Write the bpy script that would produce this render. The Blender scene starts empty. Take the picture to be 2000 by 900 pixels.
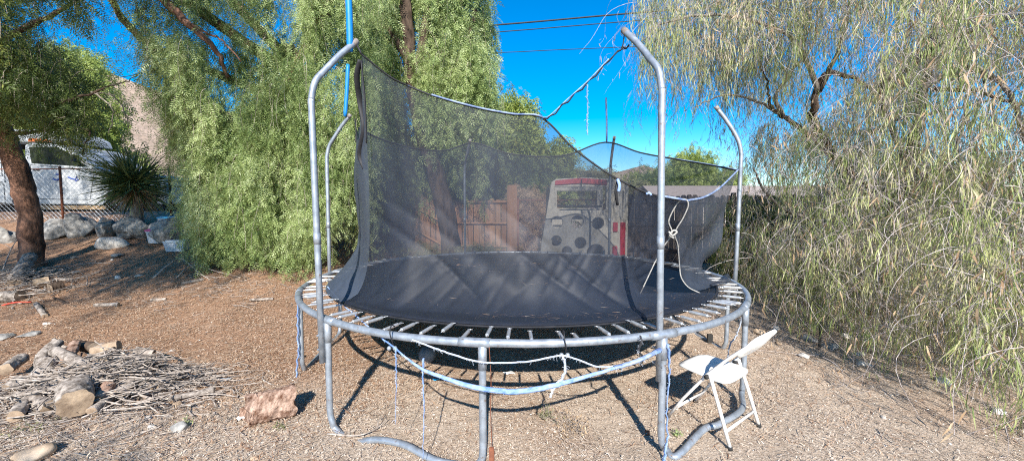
import bpy, bmesh, math, random
import numpy as np
from mathutils import Vector, Matrix, noise
R = math.radians
scene = bpy.context.scene
COL = scene.collection
PI = math.pi

# ---------------------------------------------------------------- camera
F_PX, CX, CY = 760.0, 1000.0, 450.0
PITCH = R(3.46)
CAM = Vector((0.0, 0.0, 1.60))
cam_data = bpy.data.cameras.new('camera')
cam = bpy.data.objects.new('camera', cam_data)
COL.objects.link(cam)
cam_data.sensor_width = 36.0
cam_data.lens = 36.0 * F_PX / 2000.0
cam_data.clip_start = 0.05
cam_data.clip_end = 5000
cam.location = CAM
cam.rotation_euler = (R(90) - PITCH, 0, 0)
scene.camera = cam
# ---------------------------------------------------------------- light
SUN_EL = 34.0
world = bpy.data.worlds.new('World')
scene.world = world
world.use_nodes = True
wn = world.node_tree
wn.nodes.clear()
w_out = wn.nodes.new('ShaderNodeOutputWorld')
w_bg = wn.nodes.new('ShaderNodeBackground')
w_sky = wn.nodes.new('ShaderNodeTexSky')
w_sky.sky_type = 'NISHITA'
w_sky.sun_disc = False
w_sky.sun_elevation = R(SUN_EL)
w_sky.sun_rotation = R(180 + 2.3)
w_sky.altitude = 600
w_sky.air_density = 1.0
w_sky.dust_density = 0.05
w_sky.ozone_density = 3.0
w_hs = wn.nodes.new('ShaderNodeHueSaturation')
w_hs.inputs['Saturation'].default_value = 1.58
w_hs.inputs['Value'].default_value = .8
wn.links.new(w_sky.outputs[0], w_hs.inputs['Color'])
wn.links.new(w_hs.outputs[0], w_bg.inputs[0])
w_bg.inputs[1].default_value = 0.15
wn.links.new(w_bg.outputs[0], w_out.inputs[0])
sun_d = bpy.data.lights.new('sun', 'SUN')
sun_d.energy = 5.0
sun_d.angle = R(0.53)
sun_d.color = (1.0, 0.95, 0.87)
sun = bpy.data.objects.new('sun', sun_d)
sun.rotation_euler = (R(90 - SUN_EL), 0, R(2.3))
COL.objects.link(sun)
scene.view_settings.view_transform = 'Standard'
scene.view_settings.look = 'None'
scene.view_settings.exposure = 0.95
scene.view_settings.gamma = 1.0
scene.cycles.filter_width = 1.1
scene.cycles.use_denoising = False
scene.cycles.max_bounces = 8
scene.cycles.transparent_max_bounces = 24

# ---------------------------------------------------------------- helpers
cp, sp_ = math.cos(PITCH), math.sin(PITCH)
def at(px, py, Y):
    """world point of a measured picture position at distance Y"""
    u, v = (px - CX) / F_PX, (CY - py) / F_PX
    d = Vector((u, cp + v * sp_, -sp_ + v * cp))
    return CAM + d * (Y / d.y)
def atn(px, py, Y):
    u, v = (px - CX) / F_PX, (CY - py) / F_PX
    dy = cp + v * sp_
    k = Y / dy
    return np.stack([u * k, Y + 0 * k, 1.6 + (-sp_ + v * cp) * k], -1)
def sstep(a, b, x):
    t = np.clip((x - a) / (b - a), 0, 1)
    return t * t * (3 - 2 * t)
def hgt(x, y):
    """height of the terrain (works on arrays)"""
    x = np.asarray(x, float); y = np.asarray(y, float)
    L = 1 - sstep(-4.2, -1.8, x)
    rise = np.interp(y, [4.6, 6, 7, 8, 9, 9.6, 10.6, 12, 40], [0, .18, .40, .62, .88, 1.1, 1.38, 1.45, 1.45])
    mid = .22 * sstep(6.8, 10, y) - 1.1 * sstep(12, 17, y) * sstep(1, 4, x)
    z = L * rise + (1 - L) * mid
    z = z + .012 * np.sin(2.1 * x + .7 * y) * np.cos(1.7 * y - .6 * x) + .006 * np.sin(6.3 * x + 1) * np.sin(5.1 * y)
    far = np.clip((np.abs(x) + y - 60) / 100, 0, 1)
    return z + far * .1 * np.sin(x * .05) * np.sin(y * .04)
def ground_at(px, py):
    u, v = (px - CX) / F_PX, (CY - py) / F_PX
    d = Vector((u, cp + v * sp_, -sp_ + v * cp)); d /= d.y
    prev = 1.0
    for i in range(4000):
        y = 1.0 + i * .01
        p = CAM + d * y
        if p.z <= float(hgt(p.x, p.y)):
            return Vector((p.x, p.y, float(hgt(p.x, p.y))))
    return CAM + d * 40
def zg(x, y): return float(hgt(x, y))

def tag(o, label=None, cat=None, group=None, kind=None):
    if label: o['label'] = label
    if cat: o['category'] = cat
    if group: o['group'] = group
    if kind: o['kind'] = kind
    return o
def thing(name, label, cat, loc=(0, 0, 0), rz=0.0, group=None):
    o = bpy.data.objects.new(name, None)
    o.empty_display_size = .1
    COL.objects.link(o)
    o.location = loc; o.rotation_euler = (0, 0, rz)
    return tag(o, label, cat, group)
def link_mesh(name, me, mat, parent=None, smooth=False, world_to=None):
    o = bpy.data.objects.new(name, me)
    COL.objects.link(o)
    for m in (mat if isinstance(mat, (list, tuple)) else [mat]):
        me.materials.append(m)
    if parent is not None:
        o.parent = parent
        if world_to:   # mesh coordinates are world coordinates
            M = Matrix.Translation(parent.location) @ parent.rotation_euler.to_matrix().to_4x4()
            me.transform(M.inverted())
    if smooth:
        me.polygons.foreach_set('use_smooth', [True] * len(me.polygons))
    return o
def origin_to(o, p):
    """move a top-level mesh object's origin to p"""
    o.data.transform(Matrix.Translation(-Vector(p)))
    o.location = p
    return o

class MB:
    def __init__(s): s.v = []; s.f = []; s.m = []; s.mi = 0
    def add(s, vs, fs):
        b = len(s.v)
        s.v.extend([tuple(v) for v in vs])
        s.f.extend([tuple(i + b for i in f) for f in fs]); s.m.extend([s.mi] * len(fs))
        return s
    def tube(s, pts, r, n=10, cap=True, flat=1.0):
        pts = [Vector(p) for p in pts]
        rs = list(r) if isinstance(r, (list, tuple)) else [r] * len(pts)
        vs, fs = [], []
        up = None
        for i, p in enumerate(pts):
            t = (pts[min(i + 1, len(pts) - 1)] - pts[max(i - 1, 0)])
            t = t.normalized() if t.length > 1e-9 else Vector((0, 0, 1))
            if up is None:
                a = Vector((0, 0, 1)) if abs(t.z) < .9 else Vector((1, 0, 0))
                up = (a - t * a.dot(t)).normalized()
            else:
                up = (up - t * up.dot(t))
                up = up.normalized() if up.length > 1e-6 else t.orthogonal().normalized()
            sd = t.cross(up)
            for k in range(n):
                a = 2 * PI * k / n
                vs.append(p + (up * math.cos(a) * flat + sd * math.sin(a)) * rs[i])
        for i in range(len(pts) - 1):
            for k in range(n):
                k2 = (k + 1) % n
                fs.append((i * n + k, i * n + k2, (i + 1) * n + k2, (i + 1) * n + k))
        if cap:
            fs.append(tuple(range(n - 1, -1, -1)))
            fs.append(tuple((len(pts) - 1) * n + k for k in range(n)))
        return s.add(vs, fs)
    def box(s, c, size, M=None):
        x, y, z = [d / 2 for d in size]
        c = Vector(c)
        vs = [Vector((a, b, d)) for a in (-x, x) for b in (-y, y) for d in (-z, z)]
        vs = [(M @ v if M is not None else v) + c for v in vs]
        return s.add(vs, [(0, 1, 3, 2), (4, 6, 7, 5), (0, 4, 5, 1), (2, 3, 7, 6), (0, 2, 6, 4), (1, 5, 7, 3)])
    def prism(s, poly, y0, y1):
        """poly = [(x,z)] extruded from y0 to y1"""
        n = len(poly)
        vs = [(x, y0, z) for x, z in poly] + [(x, y1, z) for x, z in poly]
        fs = [tuple(range(n)), tuple(range(2 * n - 1, n - 1, -1))]
        fs += [(i, i + n, (i + 1) % n + n, (i + 1) % n) for i in range(n)]
        return s.add(vs, fs)
    def build(s, name, mat, parent=None, smooth=False, bevel=0, world_to=False):
        me = bpy.data.meshes.new(name)
        me.from_pydata(s.v, [], s.f)
        if any(s.m): me.polygons.foreach_set('material_index', s.m)
        bm = bmesh.new(); bm.from_mesh(me)
        bmesh.ops.recalc_face_normals(bm, faces=bm.faces)
        if bevel:
            bmesh.ops.bevel(bm, geom=bm.edges[:], offset=bevel, segments=2, affect='EDGES', clamp_overlap=True)
        bm.to_mesh(me); bm.free()
        o = link_mesh(name, me, mat, parent, smooth, world_to)
        return o

def spline(pts, n=8):
    """Catmull-Rom through pts"""
    P = [Vector(p) for p in pts]
    if len(P) < 3: return P
    P = [P[0] * 2 - P[1]] + P + [P[-1] * 2 - P[-2]]
    out = []
    for i in range(1, len(P) - 2):
        p0, p1, p2, p3 = P[i - 1:i + 3]
        for k in range(n):
            t = k / n
            out.append(.5 * ((2 * p1) + (p2 - p0) * t + (2 * p0 - 5 * p1 + 4 * p2 - p3) * t * t + (3 * p1 - p0 - 3 * p2 + p3) * t ** 3))
    out.append(P[-2])
    return out

# ---------------------------------------------------------------- materials
def mk(name):
    m = bpy.data.materials.new(name); m.use_nodes = True
    nt = m.node_tree
    b = nt.nodes['Principled BSDF']
    return m, nt, b
def N(nt, t, **kw):
    n = nt.nodes.new(t)
    for k, v in kw.items():
        if k in n.inputs: n.inputs[k].default_value = v
        else: setattr(n, k, v)
    return n
def ramp(nt, fac, stops):
    r = nt.nodes.new('ShaderNodeValToRGB')
    while len(r.color_ramp.elements) < len(stops): r.color_ramp.elements.new(.5)
    for e, (p, c) in zip(r.color_ramp.elements, stops):
        e.position = p; e.color = (*c, 1) if len(c) == 3 else c
    nt.links.new(fac, r.inputs[0])
    return r.outputs[0]
def mixc(nt, f, a, b, mode='MIX'):
    m = nt.nodes.new('ShaderNodeMix'); m.data_type = 'RGBA'; m.blend_type = mode
    for s, v in ((0, f), (6, a), (7, b)):
        if hasattr(v, 'is_linked') or hasattr(v, 'links'): nt.links.new(v, m.inputs[s])
        else: m.inputs[s].default_value = v if s == 0 else ((*v, 1) if len(v) == 3 else v)
    return m.outputs[2]
def noise_tex(nt, scale, detail=4, rough=.6, coord='Object', stretch=None, dist=0):
    tc = nt.nodes.new('ShaderNodeTexCoord')
    src = tc.outputs[coord]
    if stretch:
        mp = nt.nodes.new('ShaderNodeMapping'); mp.inputs['Scale'].default_value = stretch
        nt.links.new(src, mp.inputs[0]); src = mp.outputs[0]
    n = nt.nodes.new('ShaderNodeTexNoise')
    n.inputs['Scale'].default_value = scale; n.inputs['Detail'].default_value = detail
    n.inputs['Roughness'].default_value = rough; n.inputs['Distortion'].default_value = dist
    nt.links.new(src, n.inputs[0])
    return n.outputs[0]
def bump(nt, b, h, strength=.4, dist=.01):
    bp = nt.nodes.new('ShaderNodeBump'); bp.inputs['Strength'].default_value = strength
    bp.inputs['Distance'].default_value = dist
    nt.links.new(h, bp.inputs['Height']); nt.links.new(bp.outputs[0], b.inputs['Normal'])
def simple(name, c1, c2, scale=8, rough=.7, metal=0.0, bstr=.2, bscale=None, spec=.5, stretch=None, bdist=.004):
    m, nt, b = mk(name)
    n = noise_tex(nt, scale, 5, .65, stretch=stretch)
    nt.links.new(ramp(nt, n, [(.35, c1), (.68, c2)]), b.inputs['Base Color'])
    b.inputs['Roughness'].default_value = rough; b.inputs['Metallic'].default_value = metal
    b.inputs['Specular IOR Level'].default_value = spec
    if bstr:
        bump(nt, b, noise_tex(nt, bscale or scale * 4, 4, .6, stretch=stretch), bstr, bdist)
    return m
def leafmat(name, cols, scale=1.0, transl=.35, rough=.5, spec=.4):
    """leaf colour varies by leaf (random per island) and by clump (noise)"""
    m, nt, b = mk(name)
    g = nt.nodes.new('ShaderNodeNewGeometry')
    n = noise_tex(nt, scale, 3, .6)
    mx = nt.nodes.new('ShaderNodeMath'); mx.operation = 'MULTIPLY_ADD'
    nt.links.new(g.outputs['Random Per Island'], mx.inputs[0]); mx.inputs[1].default_value = .5
    ad = nt.nodes.new('ShaderNodeMath'); ad.operation = 'MULTIPLY_ADD'
    nt.links.new(n, ad.inputs[0]); ad.inputs[1].default_value = 1.7; ad.inputs[2].default_value = -.58
    nt.links.new(ad.outputs[0], mx.inputs[2])
    c = ramp(nt, mx.outputs[0], [(i / (len(cols) - 1), k) for i, k in enumerate(cols)])
    nt.links.new(c, b.inputs['Base Color'])
    b.inputs['Roughness'].default_value = rough
    b.inputs['Specular IOR Level'].default_value = spec
    tr = nt.nodes.new('ShaderNodeBsdfTranslucent'); nt.links.new(c, tr.inputs[0])
    ms = nt.nodes.new('ShaderNodeMixShader'); ms.inputs[0].default_value = transl
    nt.links.new(b.outputs[0], ms.inputs[1]); nt.links.new(tr.outputs[0], ms.inputs[2])
    nt.links.new(ms.outputs[0], nt.nodes['Material Output'].inputs[0])
    return m

M = {}
# ground
m, nt, b = mk('dirt')
n1 = noise_tex(nt, .55, 5, .6); n2 = noise_tex(nt, 60, 6, .75); n3 = noise_tex(nt, 7, 5, .65)
geo = nt.nodes.new('ShaderNodeNewGeometry'); sx = nt.nodes.new('ShaderNodeSeparateXYZ'); nt.links.new(geo.outputs['Position'], sx.inputs[0])
mr = N(nt, 'ShaderNodeMapRange'); nt.links.new(sx.outputs[0], mr.inputs[0])
mr.inputs[1].default_value = -2.2; mr.inputs[2].default_value = .6; mr.inputs[3].default_value = 1; mr.inputs[4].default_value = 0
my = N(nt, 'ShaderNodeMapRange'); nt.links.new(sx.outputs[1], my.inputs[0])
my.inputs[1].default_value = 2.6; my.inputs[2].default_value = 4.2
mm = N(nt, 'ShaderNodeMath', operation='MULTIPLY'); nt.links.new(mr.outputs[0], mm.inputs[0]); nt.links.new(my.outputs[0], mm.inputs[1])
ma = N(nt, 'ShaderNodeMath', operation='MULTIPLY_ADD'); nt.links.new(n1, ma.inputs[0]); ma.inputs[1].default_value = 1.3
mo = N(nt, 'ShaderNodeMath', operation='MULTIPLY_ADD'); nt.links.new(mm.outputs[0], mo.inputs[0]); mo.inputs[1].default_value = .55; mo.inputs[2].default_value = -.55
nt.links.new(mo.outputs[0], ma.inputs[2])
litter = ramp(nt, ma.outputs[0], [(.1, (0, 0, 0)), (.55, (1, 1, 1))])
sand = ramp(nt, n2, [(.3, (.32, .24, .175)), (.5, (.56, .445, .34)), (.7, (.78, .66, .53))])
lit = ramp(nt, n2, [(.3, (.16, .085, .05)), (.5, (.36, .21, .13)), (.72, (.56, .38, .25))])
c = mixc(nt, litter, sand, lit)
c = mixc(nt, ramp(nt, n3, [(.35, (.55, .55, .55)), (.6, (0, 0, 0))]), c, mixc(nt, .5, c, (.22, .15, .10)))
nt.links.new(c, b.inputs['Base Color']); b.inputs['Roughness'].default_value = .95; b.inputs['Specular IOR Level'].default_value = .15
bm1 = N(nt, 'ShaderNodeMath', operation='MULTIPLY_ADD'); nt.links.new(n3, bm1.inputs[0]); bm1.inputs[1].default_value = 1.6; nt.links.new(n2, bm1.inputs[2])
bump(nt, b, bm1.outputs[0], 1.0, .022)
M['dirt'] = m
# litter straws
m, nt, b = mk('straw')
g = nt.nodes.new('ShaderNodeNewGeometry')
nt.links.new(ramp(nt, g.outputs['Random Per Island'], [(0, (.12, .06, .035)), (.3, (.34, .185, .10)), (.6, (.50, .31, .19)), (.85, (.64, .47, .32)), (1, (.76, .64, .50))]), b.inputs['Base Color'])
b.inputs['Roughness'].default_value = .8
M['straw'] = m
M['straw_pale'] = m.copy(); M['straw_pale'].name = 'pale_straw'
for nd in M['straw_pale'].node_tree.nodes:
    if nd.type == 'VALTORGB':
        for e, c_ in zip(nd.color_ramp.elements, ((.20, .14, .10), (.42, .31, .23), (.58, .46, .36), (.72, .61, .49), (.80, .73, .63))): e.color = (*c_, 1)
m, nt, b = mk('pebble')
g = nt.nodes.new('ShaderNodeNewGeometry')
nt.links.new(ramp(nt, g.outputs['Random Per Island'], [(0, (.16, .12, .09)), (.4, (.36, .27, .2)), (.8, (.5, .42, .35)), (1, (.66, .64, .6))]), b.inputs['Base Color'])
b.inputs['Roughness'].default_value = .85
M['pebble'] = m
M['galv'] = simple('galvanised_steel', (.24, .27, .31), (.40, .44, .49), 14, .42, .5, .12, 60)
nt = M['galv'].node_tree; b = nt.nodes['Principled BSDF']; src = b.inputs['Base Color'].links[0].from_socket
rs_ = ramp(nt, noise_tex(nt, 26, 5, .75), [(.60, (0, 0, 0)), (.70, (1, 1, 1))])
nt.links.new(mixc(nt, rs_, src, (.20, .13, .09)), b.inputs['Base Color'])
nt.links.new(ramp(nt, noise_tex(nt, 18, 4, .6), [(.3, (.32, .32, .32)), (.7, (.6, .6, .6))]), b.inputs['Roughness'])
M['spring'] = simple('spring_steel', (.40, .41, .42), (.66, .67, .68), 40, .35, .6, .0)
M['mat'] = simple('trampoline_mat', (.008, .009, .012), (.018, .020, .025), 3, .55, 0, .15, 120, .35)
M['black_web'] = simple('black_webbing', (.01, .01, .012), (.025, .025, .03), 20, .7)
m, nt, b = mk('net_fabric')
n = noise_tex(nt, 9, 4, .6, stretch=(1, 1, .12))
c = ramp(nt, n, [(.3, (.017, .022, .036)), (.7, (.026, .033, .051))])
nt.links.new(c, b.inputs['Base Color']); b.inputs['Roughness'].default_value = .6
tb = nt.nodes.new('ShaderNodeBsdfTransparent')
ms = nt.nodes.new('ShaderNodeMixShader')
al = nt.nodes.new('ShaderNodeMapRange'); nt.links.new(noise_tex(nt, 2.2, 4, .6, stretch=(1, 1, .25)), al.inputs[0])
al.inputs[1].default_value = .3; al.inputs[2].default_value = .7; al.inputs[3].default_value = .47; al.inputs[4].default_value = .51
nt.links.new(al.outputs[0], ms.inputs[0])
nt.links.new(tb.outputs[0], ms.inputs[1]); nt.links.new(b.outputs[0], ms.inputs[2]); nt.links.new(ms.outputs[0], nt.nodes['Material Output'].inputs[0])
M['net'] = m
m2 = m.copy(); m2.name = 'net_fabric_doubled_sunlit'; M['net2'] = m2  # doubled net; its sunlit grazing look is put into colour and opacity
for nd in m2.node_tree.nodes:
    if nd.type == 'MAP_RANGE': nd.inputs[3].default_value = .80; nd.inputs[4].default_value = .90
    if nd.type == 'VALTORGB':
        nd.color_ramp.elements[0].color = (.04, .052, .075, 1); nd.color_ramp.elements[1].color = (.06, .075, .105, 1)
m3 = m.copy() if False else M['net'].copy(); m3.name = 'net_fabric_flap'; M['net3'] = m3
for nd in m3.node_tree.nodes:
    if nd.type == 'MAP_RANGE': nd.inputs[3].default_value = .64; nd.inputs[4].default_value = .72
    if nd.type == 'VALTORGB':
        nd.color_ramp.elements[0].color = (.032, .040, .058, 1); nd.color_ramp.elements[1].color = (.050, .062, .086, 1)
M['blue_foam'] = simple('blue_sleeve', (.0, .16, .48), (.01, .22, .60), 6, .5)
M['blue_trim'] = simple('blue_trim', (.05, .09, .22), (.30, .37, .50), 16, .6)
M['faded'] = simple('faded_blue_fabric', (.10, .20, .46), (.36, .46, .64), 22, .8, stretch=(1, 1, 1), bstr=.5)
M['fray'] = simple('frayed_white', (.30, .34, .42), (.50, .54, .60), 20, .9)
M['rope'] = simple('white_rope', (.24, .23, .21), (.46, .44, .41), 60, .9, bstr=.6)
M['bark_red'] = simple('reddish_bark', (.05, .028, .02), (.36, .19, .125), 7, .9, 0, 1, 12, .2, (1, 1, .35), .04)
M['bark_dark'] = simple('dark_bark', (.03, .02, .015), (.13, .09, .065), 9, .9, 0, 1, 14, .2, (1, 1, .3), .03)
M['bark_grey'] = simple('grey_bark', (.10, .085, .07), (.33, .29, .25), 12, .9, 0, 1, 20, .2, (1, 1, .3), .015)
M['wood_grey'] = simple('weathered_wood', (.09, .07, .055), (.44, .38, .33), 20, .9, 0, .8, 30, .2, None, .01)
M['wood_cut'] = simple('cut_wood', (.17, .115, .075), (.46, .34, .23), 11, .85, 0, .9, 34)
M['twig'] = simple('dry_twig', (.17, .135, .11), (.50, .43, .37), 25, .9, bstr=0)
M['rock'] = simple('rock', (.13, .125, .12), (.42, .40, .37), 9, .9, 0, .9, 18, .25, None, .02)
M['rock_pale'] = simple('pale_rock', (.34, .31, .28), (.66, .62, .57), 8, .85, 0, .6, 22, .25, None, .01)
M['rock_tan'] = simple('tan_rock', (.36, .25, .16), (.62, .48, .35), 5, .85, 0, .6, 20, .25, None, .01)
M['white_plastic'] = simple('white_plastic', (.68, .66, .62), (.84, .84, .83), 11, .35, 0, .05, 50)
M['white_metal'] = simple('white_enamel', (.60, .55, .50), (.83, .82, .81), 22, .4)
M['rust'] = simple('rusty_steel', (.10, .035, .02), (.28, .10, .05), 22, .85, .1, .5)
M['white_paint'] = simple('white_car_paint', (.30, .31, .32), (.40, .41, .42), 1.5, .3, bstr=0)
M['glass'] = simple('dark_glass', (.01, .013, .012), (.03, .035, .025), 2, .5, 0, 0, None, .03)
M['tyre'] = simple('tyre_rubber', (.015, .015, .015), (.04, .038, .035), 12, .8)
M['dark'] = simple('dark_underside', (.012, .012, .012), (.03, .028, .026), 6, .8)
M['red_plastic'] = simple('red_plastic', (.30, .02, .03), (.45, .04, .06), 4, .5)
M['beige_plastic'] = simple('beige_plastic', (.30, .28, .24), (.46, .43, .37), 18, .6, bstr=.3)
M['roofing'] = simple('roof_shingles', (.26, .21, .18), (.42, .35, .31), 9, .9, 0, .6, 14, .3, (1, 1, 4), .02)
M['stucco'] = simple('stucco', (.46, .40, .33), (.60, .54, .46), 3, .9)

# ================================================================ TERRAIN
def axis(lo, hi, near, step0, g):
    a = [0.0]; s = step0
    while a[-1] < hi:
        if a[-1] > near: s *= g
        a.append(a[-1] + s)
    b = [0.0]; s = step0
    while b[-1] > lo:
        if -b[-1] > near: s *= g
        b.append(b[-1] - s)
    return np.array(sorted(set(b[1:] + a)))
def grid_mesh(name, X, Y, Z):
    ny, nx = X.shape
    co = np.stack([X, Y, Z], -1).reshape(-1, 3)
    i = np.arange(nx * ny).reshape(ny, nx)
    f = np.stack([i[:-1, :-1], i[:-1, 1:], i[1:, 1:], i[1:, :-1]], -1).reshape(-1, 4)
    return fast_mesh(name, co, f)
def fast_mesh(name, co, faces, mi=None):
    """mesh of quads from arrays"""
    me = bpy.data.meshes.new(name)
    me.vertices.add(len(co)); me.vertices.foreach_set('co', np.ascontiguousarray(co, np.float32).ravel())
    me.loops.add(faces.size); me.loops.foreach_set('vertex_index', np.ascontiguousarray(faces, np.int32).ravel())
    me.polygons.add(len(faces)); me.polygons.foreach_set('loop_start', np.arange(0, faces.size, faces.shape[1], dtype=np.int32))
    if mi is not None: me.polygons.foreach_set('material_index', np.ascontiguousarray(mi, np.int32))
    me.update(calc_edges=True)
    return me
ax = axis(-900, 900, 7, .09, 1.09)
ay = axis(-60, 1000, 11, .09, 1.09)
GX, GY = np.meshgrid(ax, ay)
rng = np.random.default_rng(7)
def lumps(x, y):
    z = 0
    for k, (f, a) in enumerate(((1.3, .012), (2.9, .010), (6.1, .008), (11.3, .006))):
        z = z + a * np.sin(f * x * 1.1 + 1.7 * k + 1.3 * np.sin(f * .7 * y)) * np.sin(f * y + .6 * k + 1.1 * np.sin(f * .6 * x))
    return z
GZ = hgt(GX, GY) + np.where(np.abs(GX) + GY < 25, lumps(GX, GY), 0)
g = link_mesh('ground', grid_mesh('ground', GX, GY, GZ), M['dirt'], smooth=True)
tag(g, 'dry dirt yard covered with brown needle litter', kind='structure')
def gz(x, y): return hgt(x, y) + lumps(x, y)

# distant hills
def ridge(xs):
    return np.interp(xs, [-2000, 0, 150, 230, 300, 420, 600, 800, 1000, 1100, 1200, 1260, 1300, 1500, 2000, 4000],
                     [250, 190, 140, 148, 175, 215, 250, 290, 318, 330, 338, 322, 340, 372, 385, 395])
hx = np.linspace(-2600, 3600, 260); hy = np.linspace(0, 1, 60)
HX, HT = np.meshgrid(hx, hy)
Yd = 330 + 260 * HT
top = (404 - ridge(HX)) / 760 * 590 + 1.6
prof = HT ** 1.15
XX = (HX - 1000) / 760 * 590 + 0 * HT
rr = np.random.default_rng(3)
nz = np.array([[noise.fractal(Vector((x * .012, y * .018, 4)), 1, 2, 5) for x, y in zip(a, b_)] for a, b_ in zip(XX, Yd)])
gul = np.abs(nz)
ZZ = top * prof + (nz * 7 - gul * 9) * np.sin(PI * np.clip(HT * 1.0, 0, 1)) * .9 - 3 * (1 - HT)
back = np.clip((HT - .97) / .03, 0, 1)
mh, nt, b = mk('hill_scrub')
c = ramp(nt, noise_tex(nt, .035, 6, .7), [(.35, (.22, .165, .13)), (.6, (.34, .26, .21))])
sc_ = ramp(nt, noise_tex(nt, .35, 3, .7), [(.52, (0, 0, 0)), (.6, (1, 1, 1))])
nt.links.new(mixc(nt, sc_, c, (.17, .14, .10)), b.inputs['Base Color']); b.inputs['Roughness'].default_value = 1; b.inputs['Specular IOR Level'].default_value = 0
bump(nt, b, noise_tex(nt, .06, 6, .7), 1, 6)
hl = link_mesh('hills', grid_mesh('hills', XX, Yd, ZZ), mh, smooth=True)
tag(hl, 'bare tan desert hillside dotted with scrub', kind='structure')

# ================================================================ FOLIAGE TOOLS
def unit(a): return a / np.maximum(np.linalg.norm(a, axis=-1, keepdims=True), 1e-9)
def place(P, D, S, T, rng, roll=None):
    """put template T (K*4,3) at points P, x axis along D, scale S"""
    n = len(P)
    x = unit(D)
    a = rng.normal(size=(n, 3)); 
    y = unit(np.cross(x, a)); z = np.cross(x, y)
    V = P[:, None, :] + S[:, None, None] * (T[None, :, 0:1] * x[:, None, :] + T[None, :, 1:2] * y[:, None, :] + T[None, :, 2:3] * z[:, None, :])
    return V.reshape(-1, 3)
def quads(co): return np.arange(len(co), dtype=np.int32).reshape(-1, 4)
def pinnate(pairs, L, leaf, w, seed=1, sweep=.55):
    r = np.random.default_rng(seed); T = []
    for i in range(pairs):
        x = L * (i + .6) / pairs
        for s in (-1, 1):
            d = np.array([sweep, s * .8, -.25 + r.normal() * .15]); d /= np.linalg.norm(d)
            nrm = np.array([.8 * s * -1, sweep, r.normal() * .3]); nrm /= np.linalg.norm(nrm)
            l = leaf * (1 - .35 * abs(i / pairs - .4)) * (1 + r.normal() * .1)
            b0 = np.array([x, 0, -.25 * x * x / L]); 
            T += [b0, b0 + d * l * .45 + nrm * w / 2, b0 + d * l, b0 + d * l * .45 - nrm * w / 2]
    b0 = np.array([L, 0, -.25 * L]); T += [b0, b0 + [leaf * .4, w / 2, 0], b0 + [leaf, 0, -.02], b0 + [leaf * .4, -w / 2, 0]]
    return np.array(T)
def linear_leaf(L, w, seed=1):
    """narrow drooping leaf made of two quads"""
    p = np.array([[0, 0, 0], [L * .45, 0, L * .04], [L, 0, -L * .02]])
    T = []
    ws = [w * .5, w, w * .15]
    for i in range(2):
        T += [p[i] + [0, ws[i] / 2, 0], p[i + 1] + [0, ws[i + 1] / 2, 0], p[i + 1] - [0, ws[i + 1] / 2, 0], p[i] - [0, ws[i] / 2, 0]]
    return np.array(T)
def strands(P0, L, K, rng, drift=.25, sway=.05):
    """hanging strands: (n,K,3) node positions"""
    n = len(P0)
    th = rng.uniform(0, 2 * PI, n)
    h = np.stack([np.cos(th), np.sin(th), 0 * th], -1)
    t = np.linspace(0, 1, K)[None, :, None]
    a = (drift * L * rng.uniform(.2, 1.3, n))[:, None, None]
    out = P0[:, None, :] + h[:, None, :] * a * np.sin(np.minimum(t * 2.0, PI / 2))
    ph = rng.uniform(0, 6, (n, 1, 2))
    sw = np.sin(t * 5 + ph) * sway * t * L[:, None, None]
    out[:, :, :2] += sw
    out[:, :, 2] += (-L[:, None] * (t[..., 0] ** 1.25) + .10 * L[:, None] * np.sin(np.minimum(t[..., 0] * 4, PI)))
    return out
def strand_dirs(S):
    d = np.gradient(S, axis=1); return unit(d)
def twig_quads(S, r, rng, sides=3):
    """thin tubes along the strands -> coordinates of quads"""
    n, K, _ = S.shape
    d = strand_dirs(S)
    a = unit(rng.normal(size=(n, 1, 3)) + 0 * S)
    y = unit(np.cross(d, a)); z = np.cross(d, y)
    rr_ = (r * np.linspace(1, .45, K))[None, :, None] if np.isscalar(r) else r[:, None, None] * np.linspace(1, .45, K)[None, :, None]
    rings = [S + rr_ * (math.cos(2 * PI * k / sides) * y + math.sin(2 * PI * k / sides) * z) for k in range(sides)]
    q = []
    for k in range(sides):
        A, B = rings[k], rings[(k + 1) % sides]
        q.append(np.stack([A[:, :-1], B[:, :-1], B[:, 1:], A[:, 1:]], 2).reshape(-1, 3))
    return np.concatenate(q)
def in_clumps(rng, centers, per, sig):
    n = len(centers)
    c = np.repeat(centers, per, 0)
    return c + rng.normal(size=c.shape) * np.array(sig)
def sample_img(rng, regions):
    """crown volumes given as measured extents: (x0,x1,y0,y1,Y0,Y1,n)"""
    out = []
    for x0, x1, y0, y1, Y0, Y1, n in regions:
        out.append(atn(rng.uniform(x0, x1, n), rng.uniform(y0, y1, n), rng.uniform(Y0, Y1, n)))
    return np.concatenate(out)
def clumpy(P, rng, f=1.6, thr=-.05, seed=0):
    """thin a crown into masses with deep gaps between them"""
    v = np.array([noise.noise(Vector((x * f + seed, y * f * .8, z * f * .75))) for x, y, z in P])
    return P[(v > thr) | (rng.uniform(size=len(P)) < .12)]
def crown_object(name, co, mat, parent):
    me = fast_mesh(name, co, quads(co))
    return link_mesh(name, me, mat, parent, world_to=True)

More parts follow.
